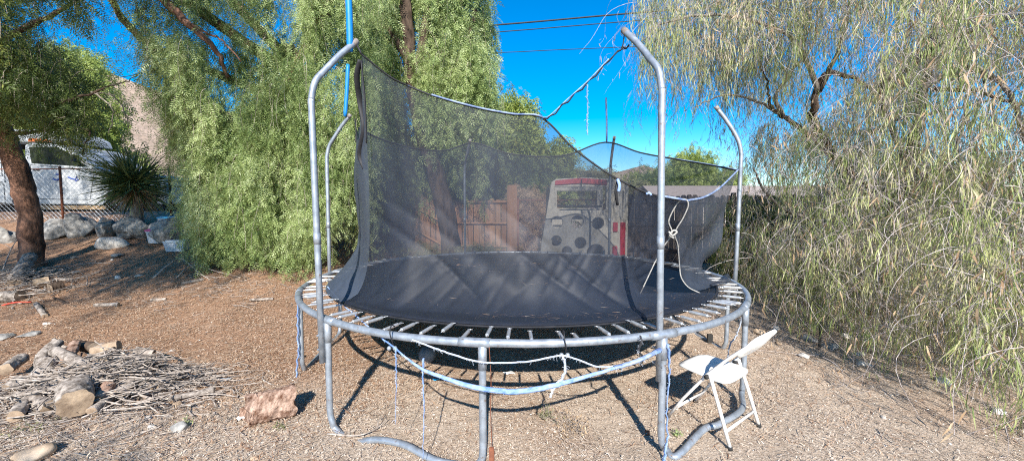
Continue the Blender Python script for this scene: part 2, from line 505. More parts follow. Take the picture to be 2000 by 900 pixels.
def weeping(parent, starts, rng, mat, L=(.5, 1.5), K=20, T=None, scale=(.8, 1.2), down=.7, drift=.25, twig=None, twigmat=None,
            per_node=1, clear=.08, name='crown', skip=2, twig_frac=.5, jitter=.02, sway=.05):
    n = len(starts)
    Ls = rng.uniform(L[0], L[1], n)
    g0 = gz(starts[:, 0], starts[:, 1])
    Ls = np.minimum(Ls, starts[:, 2] - g0 - clear - rng.uniform(0, .25, n))
    ok = Ls > .15; starts = starts[ok]; Ls = Ls[ok]; n = len(starts)
    S = strands(starts, Ls, K, rng, drift, sway)
    P = np.repeat(S[:, skip:].reshape(-1, 3), per_node, 0)
    D = np.repeat(strand_dirs(S)[:, skip:].reshape(-1, 3), per_node, 0)
    # leaf density follows strand length
    keep = rng.uniform(size=len(P)) < np.repeat(np.clip(Ls / L[1] * 1.25, .3, 1), (K - skip) * per_node)
    P, D = P[keep], D[keep]
    h = rng.normal(size=P.shape); h[:, 2] *= .3
    dirs = unit(D * down + unit(h) * (1.25 - down) + np.array([0, 0, -.25]))
    P = P + rng.normal(size=P.shape) * jitter
    if clear > 0:
        P[:, 2] = np.maximum(P[:, 2], gz(P[:, 0], P[:, 1]) + .03)
    co = place(P, dirs, rng.uniform(scale[0], scale[1], len(P)), T, rng)
    o = crown_object(name, co, mat, parent)
    if twig:
        k = rng.uniform(size=n) < twig_frac
        crown_object('twigs', twig_quads(S[k][:, ::2], twig, rng), twigmat, parent)
    return o
def limb_mesh(mb, pts, r0, r1, n=9, wob=.0, seed=0, sub=6):
    r_ = random.Random(seed)
    P = spline(pts, sub)
    P = [p + Vector((r_.gauss(0, wob), r_.gauss(0, wob), r_.gauss(0, wob))) for p in P]
    k = len(P) - 1
    rs = [r0 + (r1 - r0) * (i / k) ** .8 for i in range(k + 1)]
    rs = [r * (1 + r_.gauss(0, .05)) for r in rs]
    return mb.tube(P, rs, n)

LEAF = {}
LEAF['pepper'] = leafmat('pepper_leaf', [(.06, .11, .03), (.22, .30, .10), (.38, .46, .18), (.58, .64, .36)], 1.1, .35, .45)
LEAF['pepper_far'] = leafmat('pepper_leaf_far', [(.07, .11, .02), (.19, .25, .05), (.30, .36, .09), (.42, .46, .16)], .5, .3, .5)
LEAF['dark'] = leafmat('dark_leaf', [(.03, .05, .015), (.07, .11, .028), (.14, .19, .045), (.30, .29, .06)], .9, .3, .5)
LEAF['willow'] = leafmat('willow_leaf', [(.09, .13, .05), (.20, .27, .08), (.35, .39, .14), (.52, .50, .26), (.64, .52, .42)], 1.3, .35, .5)
LEAF['brown'] = leafmat('dry_pod', [(.22, .13, .07), (.42, .29, .17), (.55, .42, .28)], 2, .2, .7)
LEAF['yucca'] = leafmat('yucca_leaf', [(.04, .07, .03), (.12, .17, .06), (.24, .29, .12)], 2, .1, .4)
LEAF['scrub'] = leafmat('scrub_leaf', [(.10, .11, .05), (.20, .20, .09), (.32, .30, .17)], .6, .2, .7)
T_PEP = pinnate(5, .18, .058, .013, 1)
T_PEP_B = pinnate(4, .17, .075, .018, 2)
T_FAR = pinnate(3, .26, .15, .045, 3)
T_LIN = linear_leaf(.11, .0066)

# ---------------------------------------------------------------- big pepper tree left of the trampoline
rng = np.random.default_rng(11)
base = Vector((-4.1, 8.0, zg(-4.1, 8.0)))
tA = thing('pepper_tree', 'large weeping pepper tree with bright green foliage hanging to the ground left of the trampoline', 'tree', base)
mb = MB()
limb_mesh(mb, [base - Vector((0, 0, .3)), base + Vector((.1, 0, 1.2)), base + Vector((-.2, .2, 2.6)), base + Vector((-.5, .1, 4.2))], .34, .2, 12, .01, 1)
mb.build('trunk', M['bark_red'], tA, True, world_to=True)
for i, (pts, r0, r1) in enumerate([
        ([base + Vector((-.3, .1, 3.6)), at(270, -60, 7.2), at(325, 5, 6.6), at(362, 42, 6.5), at(420, 95, 6.6), at(445, 150, 6.8)], .11, .03),
        ([base + Vector((-.2, .1, 2.6)), at(520, 250, 7.6), at(590, 110, 7.2), at(640, 10, 7.0), at(660, -80, 7)], .13, .05),
        ([base + Vector((-.3, .1, 3.8)), at(420, -60, 8.0), at(560, -140, 8)], .12, .05),
        ([base + Vector((-.2, .1, 3.0)), at(300, 90, 8.0), at(210, -10, 7.4), at(150, -60, 7)], .10, .03),
        ([at(362, 42, 6.5), at(400, 62, 6.3), at(436, 82, 6.2), at(470, 120, 6.2)], .022, .010)]):
    limb_mesh(MB_ := MB(), pts, r0, r1, 8, .01, i); MB_.build('limb', M['bark_red'], tA, True, world_to=True)
cen = sample_img(rng, [(330, 640, -60, 40, 6.6, 7.6, 34), (325, 640, 60, 200, 6.4, 8.2, 95), (340, 640, 200, 310, 6.4, 8.6, 120),
                       (372, 660, 310, 400, 6.6, 8.4, 115), (395, 640, 400, 440, 6.8, 7.9, 70), (600, 730, -80, 400, 6.6, 8.6, 130),
                       (300, 720, -200, -60, 6.2, 7.6, 22)])
cen = clumpy(cen[rng.uniform(size=len(cen)) < .80], rng, 1.5, -.10, 4)
st = in_clumps(rng, cen, 13, (.085, .11, .12))
weeping(tA, st, rng, LEAF['pepper'], (.4, 1.2), 20, T_PEP, (.65, 1.1), .62, .22, .0035, M['twig'], twig_frac=.35)
# thin outer fringe at the upper left, sky shows through
cen = sample_img(rng, [(170, 320, -150, -10, 6.4, 7.6, 20), (270, 330, -10, 110, 6.6, 7.6, 16)])
st = in_clumps(rng, cen, 6, (.12, .14, .10))
weeping(tA, st, rng, LEAF['pepper'], (.4, .9), 14, T_PEP, (.7, 1.1), .6, .3, .003, M['twig'], name='fringe')

# ---------------------------------------------------------------- second pepper tree behind the trampoline
rng = np.random.default_rng(12)
base = at(885, 492, 9.2); base.z = zg(base.x, base.y)
tB = thing('pepper_tree', 'tall weeping pepper tree with dark leaning trunk behind the trampoline net', 'tree', base)
mb = MB()
limb_mesh(mb, [base - Vector((0, 0, .3)), at(872, 420, 9.1), at(838, 300, 9.0), at(808, 180, 9.0), at(795, 60, 9.0), at(780, -90, 9)], .26, .12, 12, .012, 5)
mb.build('trunk', M['bark_dark'], tB, True, world_to=True)
for i, (pts, r0, r1) in enumerate([
        ([at(838, 300, 9.0), at(870, 210, 9.1), at(905, 110, 9.2), at(930, 20, 9.3)], .12, .05),
        ([at(808, 180, 9.0), at(830, 60, 9.2), at(845, -60, 9.4)], .14, .07),
        ([at(800, 120, 9.0), at(750, 40, 9.2), at(700, -60, 9.4)], .10, .05)]):
    limb_mesh(MB_ := MB(), pts, r0, r1, 8, .01, i + 9); MB_.build('limb', M['bark_dark'], tB, True, world_to=True)
cen = sample_img(rng, [(690, 775, -120, 330, 8.6, 10.4, 105), (700, 800, -120, 300, 9.6, 10.8, 50), (840, 950, -120, 90, 8.6, 10.6, 85),
                       (825, 950, 90, 215, 8.6, 10.4, 90), (850, 960, 190, 300, 9.0, 10.6, 34), (760, 850, -140, -20, 9.3, 10.6, 24), (700, 860, 250, 360, 9.6, 10.8, 50)])
cen = cen[rng.uniform(size=len(cen)) < .66]
st = in_clumps(rng, cen, 13, (.12, .14, .14))
weeping(tB, st, rng, LEAF['pepper'], (.5, 1.3), 18, T_PEP_B, (.8, 1.2), .62, .2, .004, M['twig'], twig_frac=.3)

# ---------------------------------------------------------------- trees further off
def far_tree(name, label, regions, per, sig, mat, L, T=T_FAR, seed=1, trunk=None, group=None, K=12, scale=(.7, 1.2), cat='tree', twig=None, tm=None):
    rng = np.random.default_rng(seed)
    cen = sample_img(rng, regions)
    c = cen.mean(0); bz = zg(c[0], c[1])
    t = thing(name, label, cat, (c[0], c[1], bz), 0, group)
    if trunk:
        mb = MB(); limb_mesh(mb, [Vector((c[0], c[1], bz - .3)), Vector((c[0] + .15, c[1], (bz + c[2]) / 2)), Vector((c[0] - .1, c[1], c[2] + .5))], trunk, trunk * .5, 8, .02, seed)
        mb.build('trunk', M['bark_dark'], t, True, world_to=True)
    weeping(t, in_clumps(rng, cen, per, sig), rng, mat, L, K, T, scale, .5, .25, twig, tm)
    return t
far_tree('pepper_tree', 'small weeping tree top rising against blue sky beside the tall pepper tree',
         [(955, 1040, 200, 330, 14, 15.5, 60), (975, 1030, 175, 230, 14, 15.5, 12), (1000, 1110, 270, 350, 14, 16, 50)], 8, (.2, .2, .2), LEAF['pepper_far'], (.5, 1.1), seed=21, trunk=.16)
far_tree('leafy_tree', 'light green tree growing beyond the white truck', [(95, 180, 95, 200, 16, 18, 80), (60, 215, 190, 330, 16, 18, 170), (200, 260, 290, 340, 16.5, 18, 26)],
         8, (.35, .35, .3), LEAF['pepper_far'], (.5, 1.2), seed=22, trunk=.22)
far_tree('leafy_tree', 'dark green tree line glimpsed through the net above the wooden fence', [(680, 1080, 270, 420, 13, 15.5, 260)],
         8, (.35, .35, .3), LEAF['dark'], (.5, 1.2), seed=23, trunk=.2)
far_tree('leafy_tree', 'rounded pale green tree rising above the beige roof', [(1318, 1385, 292, 350, 27, 30, 60), (1290, 1440, 320, 375, 27, 31, 130)],
         8, (.4, .4, .35), LEAF['pepper_far'], (.5, 1.0), seed=24, trunk=.25)
far_tree('leafy_tree', 'dark bushy tree left of the beige roof', [(1245, 1310, 335, 385, 24, 27, 60)],
         8, (.35, .35, .3), LEAF['dark'], (.4, .9), seed=25, trunk=.2)
far_tree('scrub_bush', 'olive scrub bush at the foot of the hill behind the climbing toy', [(1175, 1260, 348, 392, 22, 26, 50), (1060, 1180, 330, 380, 20, 24, 70)],
         8, (.3, .3, .25), LEAF['scrub'], (.3, .7), seed=26, cat='bush')
# near dark tree at the left edge
rng = np.random.default_rng(31)
base = at(62, 512, 7.3); base.z = zg(base.x, base.y)
tC = thing('pine_tree', 'tree with thick reddish leaning trunk and dark foliage at the left edge', 'tree', base)
mb = MB()
limb_mesh(mb, [at(64, 530, 7.3), at(63, 500, 7.3), at(60, 430, 7.3), at(42, 350, 7.25), at(10, 270, 7.2), at(-30, 180, 7.1), at(-80, 80, 7.0), at(-120, -60, 6.8)], .175, .13, 16, .012, 3)
mb.build('trunk', M['bark_red'], tC, True, world_to=True)
for i, (pts, r0, r1) in enumerate([
        ([at(0, 235, 7.2), at(60, 215, 7.0), at(120, 200, 6.8), at(180, 182, 6.8), at(215, 168, 6.8)], .05, .012),
        ([at(20, 262, 7.2), at(90, 256, 7.0), at(160, 252, 6.9), at(175, 262, 6.9), at(160, 300, 6.9)], .035, .01),
        ([at(20, 262, 7.2), at(-40, 330, 6.9), at(-60, 420, 6.7)], .06, .02),
        ([at(-60, 120, 7.0), at(40, 60, 6.6), at(120, 20, 6.3), at(190, -30, 6)], .06, .015),
        ([at(180, 182, 6.8), at(210, 200, 6.8), at(222, 225, 6.8), at(214, 262, 6.8)], .014, .006),
        ([at(180, 182, 6.8), at(215, 185, 6.8), at(240, 210, 6.8), at(252, 250, 6.8)], .014, .006),
        ([at(215, 168, 6.8), at(245, 160, 6.8), at(272, 146, 6.8)], .012, .006)]):
    limb_mesh(MB_ := MB(), pts, r0, r1, 8, .008, i + 20); MB_.build('limb', M['bark_grey'] if i > 3 else M['bark_dark'], tC, True, world_to=True)
cen = sample_img(rng, [(-160, 85, 60, 185, 6.2, 8.6, 100), (-160, 50, -120, 60, 5.8, 8.4, 60), (85, 140, 130, 215, 6.5, 7.6, 18), (60, 170, 200, 235, 6.7, 7.2, 8),
                       (60, 170, -130, -30, 5.2, 6.6, 12), (-500, -140, -500, 100, 3.2, 7, 110), (-200, 250, -700, -330, 3.8, 5.6, 70)])
sh = np.stack([rng.uniform(-10.5, -5.2, 175), rng.uniform(.2, 3.8, 175), rng.uniform(3.9, 5.8, 175)], -1)  # unseen crown clumps, added to cast shade on the left ground
sh2 = np.stack([rng.uniform(-16, -9.5, 110), rng.uniform(5, 9, 110), rng.uniform(4.6, 7.0, 110)], -1)  # more out-of-view clumps, added to dapple the truck with shade
sh = sh[(sh[:, 2] - 1.6) / sh[:, 1] > .62]
cen = np.concatenate([cen, sh, sh2])
st = in_clumps(rng, cen, 8, (.16, .18, .14))
weeping(tC, st, rng, LEAF['dark'], (.25, .75), 14, T_PEP, (.7, 1.2), .5, .45, .004, M['twig'], twig_frac=.5)

# ---------------------------------------------------------------- willowy tree filling the right side
rng = np.random.default_rng(41)
base = Vector((6.3, 6.6, zg(6.3, 6.6)))
tD = thing('willow_tree', 'sprawling willowy tree with thin yellow green leaves and bare grey twigs on the right', 'tree', base)
mb = MB()
limb_mesh(mb, [base - Vector((0, 0, .3)), base + Vector((-.1, 0, .8)), base + Vector((.1, -.2, 1.8)), base + Vector((.2, -.3, 3.0)), base + Vector((.6, -.2, 5.8))], .22, .03, 12, .012, 3)
mb.build('trunk', M['bark_dark'], tD, True, world_to=True)
L_ = [([base + Vector((0, -.1, 1.2)), at(1600, 260, 6.2), at(1590, 210, 5.9), at(1602, 160, 5.8), at(1625, 143, 5.7), at(1670, 155, 5.7), at(1700, 175, 5.7)], .075, .02, 'bark_dark'),
      ([base + Vector((0, -.1, 1.6)), at(1560, 250, 6.0), at(1525, 225, 5.8), at(1505, 205, 5.7), at(1498, 160, 5.6), at(1480, 120, 5.6)], .042, .01, 'bark_dark'),
      ([at(1530, 228, 5.9), at(1515, 190, 5.8), at(1545, 140, 5.8), at(1585, 95, 5.8), at(1600, 20, 5.8)], .035, .012, 'bark_grey'),
      ([at(1525, 225, 5.8), at(1460, 190, 5.6), at(1400, 190, 5.5), at(1350, 215, 5.4)], .022, .006, 'bark_grey'),
      ([at(1600, 180, 5.8), at(1560, 90, 5.6), at(1500, 50, 5.4), at(1400, 30, 5.2), at(1300, 45, 5.0), at(1255, 80, 5)], .04, .007, 'bark_grey'),
      ([base + Vector((.1, -.2, 2.4)), at(1720, 180, 5.2), at(1780, 130, 4.8), at(1850, 80, 4.4), at(1990, 30, 4)], .045, .02, 'bark_grey'),
      ([at(1800, 178, 4.6), at(1850, 145, 4.5), at(1900, 135, 4.4), at(1950, 160, 4.3), at(1985, 210, 4.2), at(1998, 280, 4.2)], .035, .018, 'bark_grey'),
      ([at(1870, 140, 4.4), at(1888, 175, 4.3), at(1882, 240, 4.2), at(1865, 300, 4.2)], .024, .014, 'bark_grey'),
      ([at(1885, 130, 4.4), at(1915, 135, 4.3), at(1922, 170, 4.3), at(1908, 215, 4.2), at(1890, 270, 4.2)], .018, .010, 'bark_grey'),
      ([at(1820, 175, 4.8), at(1900, 178, 4.6), at(1960, 195, 4.5), at(2040, 215, 4.4)], .028, .015, 'bark_dark'),
      ([at(1600, 180, 5.8), at(1640, 90, 5.6), at(1660, 10, 5.6), at(1670, -60, 5.6)], .035, .012, 'bark_dark'),
      ([at(1700, 260, 5.4), at(1760, 230, 5.2), at(1850, 215, 5), at(1960, 190, 4.8)], .03, .012, 'bark_grey'),
      ([base + Vector((0, -.1, 1.0)), at(1560, 420, 6), at(1500, 380, 5.7), at(1470, 330, 5.5)], .04, .01, 'bark_grey'),
      ([base + Vector((0, -.1, 1.0)), at(1750, 380, 4.6), at(1850, 330, 4), at(1950, 350, 3.7)], .05, .015, 'bark_grey')]
for i, (pts, r0, r1, mt) in enumerate(L_):
    limb_mesh(MB_ := MB(), pts, r0, r1, 8, .008, i + 40); MB_.build('limb', M[mt], tD, True, world_to=True)
M['pale_twig'] = simple('pale_twig', (.22, .18, .17), (.52, .46, .43), 25, .9, bstr=0)
def vol(n, x, y, z, test):
    P = np.stack([rng.uniform(*x, n * 4), rng.uniform(*y, n * 4), rng.uniform(*z, n * 4)], -1)
    return P[test(P)][:n]
def xmin(z): return np.interp(z, [0, .8, 1.6, 2.4, 3.2, 4.2, 6], [2.85, 2.85, 2.9, 2.9, 2.5, 2.0, 1.8])
def front(P):   # near face of the crown leans away from the yard
    return (P[:, 0] > xmin(P[:, 2]) + .36 * np.maximum(P[:, 1] - 3, 0) * np.interp(P[:, 2], [0, 2, 4], [1, .45, .03]))
main = vol(1900, (2.6, 8.6), (2.7, 8.8), (.9, 4.6), lambda P: front(P) & (P[:, 0] > 2.5 + .14 * P[:, 1]) & (P[:, 1] < 3.2 + 1.1 * P[:, 0]))
low = vol(900, (2.8, 8.0), (2.25, 8.2), (.3, 1.4), front)
def prune(P, boxes):
    """openings in the crown where the crooked branches are bare"""
    px = 1000 + 760 * P[:, 0] / P[:, 1]; py = 404 - 760 * (P[:, 2] - 1.6) / P[:, 1]
    keep = np.ones(len(P), bool)
    for x0, x1, y0, y1, f in boxes:
        keep &= ~((px > x0) & (px < x1) & (py > y0) & (py < y1) & (rng.uniform(size=len(P)) < f))
    return P[keep]
hi = vol(230, (1.5, 4.2), (4.4, 7.6), (3.6, 5.8), lambda P: P[:, 0] / P[:, 1] > .33)
top = vol(420, (3.2, 9.0), (3.0, 8.0), (3.8, 6.4), lambda P: P[:, 0] / P[:, 1] > .42)
OPEN = [(1480, 1700, 80, 230, .62), (1780, 2010, 100, 280, .55), (1390, 1560, 320, 560, .75), (1560, 1640, 380, 560, .4), (1290, 1480, 130, 320, .45), (1500, 1600, -40, 90, .45), (1560, 1700, 330, 470, .4)]
main, hi, top = clumpy(prune(main, OPEN), rng, 1.7, -.06, 9), prune(hi, OPEN), clumpy(prune(top, OPEN), rng, 1.4, -.15, 2)
low = clumpy(low, rng, 2.0, -.02, 5)
for nm, cen, per, L, K, sg in (('crown', main, 6, (.22, .62), 12, (.055, .055, .10)), ('low_foliage', low, 6, (.25, .8), 13, (.05, .05, .08)),
                               ('fringe', hi, 6, (.3, .9), 14, (.09, .09, .12)), ('top', top, 6, (.3, .8), 13, (.08, .08, .12))):
    st = in_clumps(rng, cen, per, sg)
    weeping(tD, st, rng, LEAF['willow'], L, K, T_LIN, (.55, 1.35), .98, .30, .0026, M['twig'], per_node=2, clear=.03, name=nm if nm != 'top' else 'crown',
            skip=2, twig_frac=.9, jitter=.02, sway=.10)
# bare curling twigs and dry pods
st = in_clumps(rng, np.concatenate([main[:900], low[:420], hi[:120], top[:260]]), 8, (.22, .22, .2))
S = strands(st, rng.uniform(.2, .7, len(st)), 12, rng, .75, .24)
S[:, :, 2] = np.maximum(S[:, :, 2], gz(S[:, :, 0], S[:, :, 1]) + .02)
crown_object('bare_twigs', twig_quads(S, .0026, rng), M['pale_twig'], tD)
k = rng.uniform(size=len(st)) < .34
P = S[k][:, 3:].reshape(-1, 3); P = P[rng.uniform(size=len(P)) < .5]
P += rng.normal(size=P.shape) * .02
dd = rng.normal(size=P.shape) * .35 + np.array([0, 0, -1])
crown_object('dry_pods', place(P, dd, rng.uniform(.6, 1.2, len(P)), linear_leaf(.10, .013), rng), LEAF['brown'], tD)

# dense shrub in the shade behind the willow
far_tree('shrub', 'dark dense shrub in the shade right of the wooden fence', [(1425, 1640, 400, 560, 7.9, 8.9, 230), (1620, 1990, 300, 560, 7.6, 9.4, 160)],
         8, (.2, .2, .2), LEAF['dark'], (.3, .7), seed=27, cat='shrub', T=T_PEP_B, twig=.006, tm=M['twig'])

# tree behind the photographer, its shadow reaches the lower left ground
rng = np.random.default_rng(77)
tE = thing('leafy_tree', 'tree standing behind the viewpoint that shades the lower left corner', 'tree', (-4.6, -3.4, zg(-4.6, -3.4)))
mb = MB(); limb_mesh(mb, [Vector((-4.6, -3.4, -.2)), Vector((-4.5, -3.3, 1.6)), Vector((-4.3, -3.2, 3.0)), Vector((-3.6, -2.8, 3.7))], .16, .07, 10, .01, 5); mb.build('trunk', M['bark_dark'], tE, True, world_to=True)
cen = np.stack([rng.uniform(-4.6, -2.2, 52), rng.uniform(-3.6, -2.9, 52), rng.uniform(3.2, 3.8, 52)], -1)
weeping(tE, in_clumps(rng, cen, 6, (.12, .12, .1)), rng, LEAF['pepper'], (.2, .5), 9, T_PEP, (.8, 1.2), .6, .3, .004, M['twig'])

# ================================================================ BACKGROUND BUILDINGS AND FENCES
# house beyond the fence (roof seen above the boards)
def house():
    x0, x1, y0 = 6.6, 17.5, 18.0
    bz = zg(9, 18) - .1
    ez, rz = at(1300, 388, 18).z, at(1320, 361, 20.5).z
    t = thing('house', 'low house with beige shingle roof beyond the wooden fence', 'house', ((x0 + x1) / 2, y0, bz))
    mb = MB()
    mb.box(((x0 + x1) / 2, y0 + 3.4, (bz + ez) / 2 - .03), (x1 - x0 - .8, 6.0, ez - bz))
    mb.build('wall', M['stucco'], t, world_to=True)
    mb = MB()
    mb.prism([(0, 0), (0, 0), (0, 0)], 0, 1) if False else None
    ym = y0 + 3.4
    vs = [(x0, y0, ez), (x1, y0, ez), (x1 - .4, ym, rz), (x0 + .55, ym, rz), (x0, y0 + 6.8, ez), (x1, y0 + 6.8, ez)]
    vs += [(a, b_, c - .12) for a, b_, c in vs]
    mb.add(vs, [(0, 1, 2, 3), (3, 2, 5, 4), (6, 9, 8, 7), (9, 10, 11, 8), (0, 6, 7, 1), (4, 5, 11, 10), (0, 3, 9, 6), (3, 4, 10, 9), (1, 7, 8, 2), (2, 8, 11, 5)])
    mb.build('roof', M['roofing'], t, world_to=True)
    for x in (7.9, 10.6, 13.4):
        w = MB(); w.box((x, y0 + .385, (bz + ez) / 2 + .1), (1.1, .06, .9)); wo = w.build('window', M['white_metal'], t, world_to=True)
        w = MB(); w.box((x, y0 + .355, (bz + ez) / 2 + .1), (.96, .03, .76)); w.build('pane', M['glass'], t, world_to=True)
house()

m, nt, b = mk('board_orange')
g = nt.nodes.new('ShaderNodeNewGeometry')
c = ramp(nt, g.outputs['Random Per Island'], [(0, (.22, .10, .05)), (.5, (.33, .17, .09)), (1, (.42, .25, .14))])
c = mixc(nt, ramp(nt, noise_tex(nt, 8, 5, .7, stretch=(1, 1, .12)), [(.4, (0, 0, 0)), (.7, (1, 1, 1))]), c, (.16, .09, .05))
nt.links.new(c, b.inputs['Base Color']); b.inputs['Roughness'].default_value = .85
M['board_orange'] = m
m, nt, b = mk('board_grey')
g = nt.nodes.new('ShaderNodeNewGeometry')
c = ramp(nt, g.outputs['Random Per Island'], [(0, (.09, .07, .06)), (.5, (.16, .125, .105)), (1, (.24, .19, .16))])
c = mixc(nt, ramp(nt, noise_tex(nt, 8, 5, .7, stretch=(1, 1, .12)), [(.4, (0, 0, 0)), (.7, (1, 1, 1))]), c, (.06, .05, .045))
nt.links.new(c, b.inputs['Base Color']); b.inputs['Roughness'].default_value = .9
M['board_grey'] = m

def board_fence(name, label, A, B, htop, mat, rails=(.35, .95, 1.5), gap=(), seed=1, w=.14):
    rr = random.Random(seed)
    A, B = Vector(A), Vector(B)
    t = thing(name, label, 'fence', (A.x, A.y, zg(A.x, A.y)))
    L = (B - A).length; d = (B - A) / L; nrm = Vector((d.y, -d.x, 0))
    ang = math.atan2(d.y, d.x); Rz = Matrix.Rotation(ang, 3, 'Z')
    mb = MB(); s = 0
    while s < L:
        p = A + d * (s + w / 2); z0 = zg(p.x, p.y) - .05
        if not any(a <= s / L <= b_ for a, b_ in gap):
            h = htop + rr.gauss(0, .02)
            x = w / 2 - .004
            tilt = rr.gauss(0, .006)
            vs = []
            for yy in (-.01, .01):
                for (xx, zz) in ((-x, 0), (x, 0), (x, h - .04), (x - .03, h), (-x + .03, h), (-x, h - .04)):
                    vs.append(p + Rz @ Vector((xx + tilt * zz, yy, 0)) + Vector((0, 0, z0 + zz)))
            n = 6
            mb.add(vs, [tuple(range(n)), tuple(range(2 * n - 1, n - 1, -1))] + [(i, i + n, (i + 1) % n + n, (i + 1) % n) for i in range(n)])
        s += w + rr.uniform(.0, .012)
    mb.build('board_panel', mat, t, world_to=True)
    for r in rails:
        q = MB(); q.tube([A + nrm * .03 + Vector((0, 0, zg(A.x, A.y) + r)), (A + B) / 2 + nrm * .03 + Vector((0, 0, zg(*((A + B) / 2).xy) + r)), B + nrm * .03 + Vector((0, 0, zg(B.x, B.y) + r))], .035, 4)
        q.build('rail', mat, t, world_to=True)
    k = max(2, int(L / 2.2)); 
    for i in range(k + 1):
        p = A + d * (L * i / k) + nrm * .07; z0 = zg(p.x, p.y)
        q = MB(); q.box((p.x, p.y, z0 + (htop + .04) / 2 - .1), (.09, .09, htop + .2), Rz); q.build('post', mat, t, bevel=.006, world_to=True)
    return t
pa, pb = at(730, 400, 10.6), at(1008, 400, 10.0)
board_fence('wooden_fence', 'orange stained wooden fence partly shaded behind the trampoline', (pa.x, pa.y, 0), (pb.x, pb.y, 0), 1.62, M['board_orange'], seed=3)
pa, pb = at(1205, 400, 9.4), at(1640, 400, 9.9)
board_fence('wooden_fence', 'dark weathered wooden fence right of the climbing toy', (pa.x, pa.y, 0), (pb.x, pb.y, 0), 1.72, M['board_grey'], seed=4)
# rusty post and brown chain link screen between them
rng = np.random.default_rng(50)
def chain_link(name, label, A, B, h, posts, wire, mat, postmat, toprail=True, cell=.075, drop=0):
    A, B = Vector(A), Vector(B); L = (B - A).length; d = (B - A) / L
    t = thing(name, label, 'fence', (A.x, A.y, zg(A.x, A.y)))
    def P(s, z):
        p = A + d * s; return Vector((p.x, p.y, zg(p.x, p.y) + z))
    mb = MB(); s = -h
    while s < L:
        for sg in (1, -1):
            s0, s1 = s, s + h
            z0, z1 = (0, h) if sg > 0 else (h, 0)
            a = max(0, -s0) / h; b_ = min(1, (L - s0) / h)
            if b_ > a:
                mb.tube([P(s0 + a * h, z0 + (z1 - z0) * a), P(s0 + b_ * h, z0 + (z1 - z0) * b_)], wire, 3, False)
        s += cell * 1.414
    mb.build('wire_mesh', mat, t, world_to=True)
    if toprail:
        q = MB(); q.tube([P(L * i / 8, h + .01) for i in range(9)], .013, 8); q.build('top_rail', postmat, t, True, world_to=True)
    for s in posts:
        q = MB(); q.tube([P(s * L, -.1), P(s * L, h + .06)], .028, 10); q.tube([P(s * L, h + .06), P(s * L, h + .085)], [.034, .012], 10); q.build('post', postmat, t, True, world_to=True)
    return t
pa, pb = at(1008, 400, 9.7), at(1200, 400, 9.4)
chain_link('chain_link_fence', 'brown rusty chain link panel behind the climbing toy', (pa.x, pa.y, 0), (pb.x, pb.y, 0), 1.55, (0.02, .98), .0035, M['rust'], M['rust'])
mb = MB(); p0 = at(1000, 480, 9.55); p0.z = zg(p0.x, p0.y)
mb.box((p0.x, p0.y, p0.z + .93), (.24, .2, 2.0), Matrix.Rotation(.05, 3, 'Z'))
o = mb.build('wooden_post', M['board_orange'], None, bevel=.012); origin_to(o, p0)
tag(o, 'thick orange wooden post between board fence and chain link', 'post')
# dry brush bank in front of / behind the link panel
far_tree('dry_bush', 'brown dry brush mound behind the chain link panel', [(1000, 1075, 400, 470, 10.4, 11.2, 90), (1000, 1070, 368, 400, 10.6, 11.2, 40)], 8, (.12, .12, .1), LEAF['brown'], (.15, .4), seed=61, cat='bush', T=T_PEP_B)
far_tree('dry_bush', 'dry thorny weeds in front of the orange fence', [(770, 990, 468, 492, 8.6, 9.6, 50)], 6, (.15, .15, .06), LEAF['scrub'], (.1, .3), seed=62, cat='bush', T=T_PEP, K=8)
# left chain link
pa, pb = at(-260, 440, 10.3), at(345, 440, 10.1)
chain_link('chain_link_fence', 'grey chain link fence in front of the white truck', (pa.x, pa.y, 0), (pb.x, pb.y, 0), 1.30, (.05, .64, .985), .0022, M['galv'], M['rust'], cell=.085)

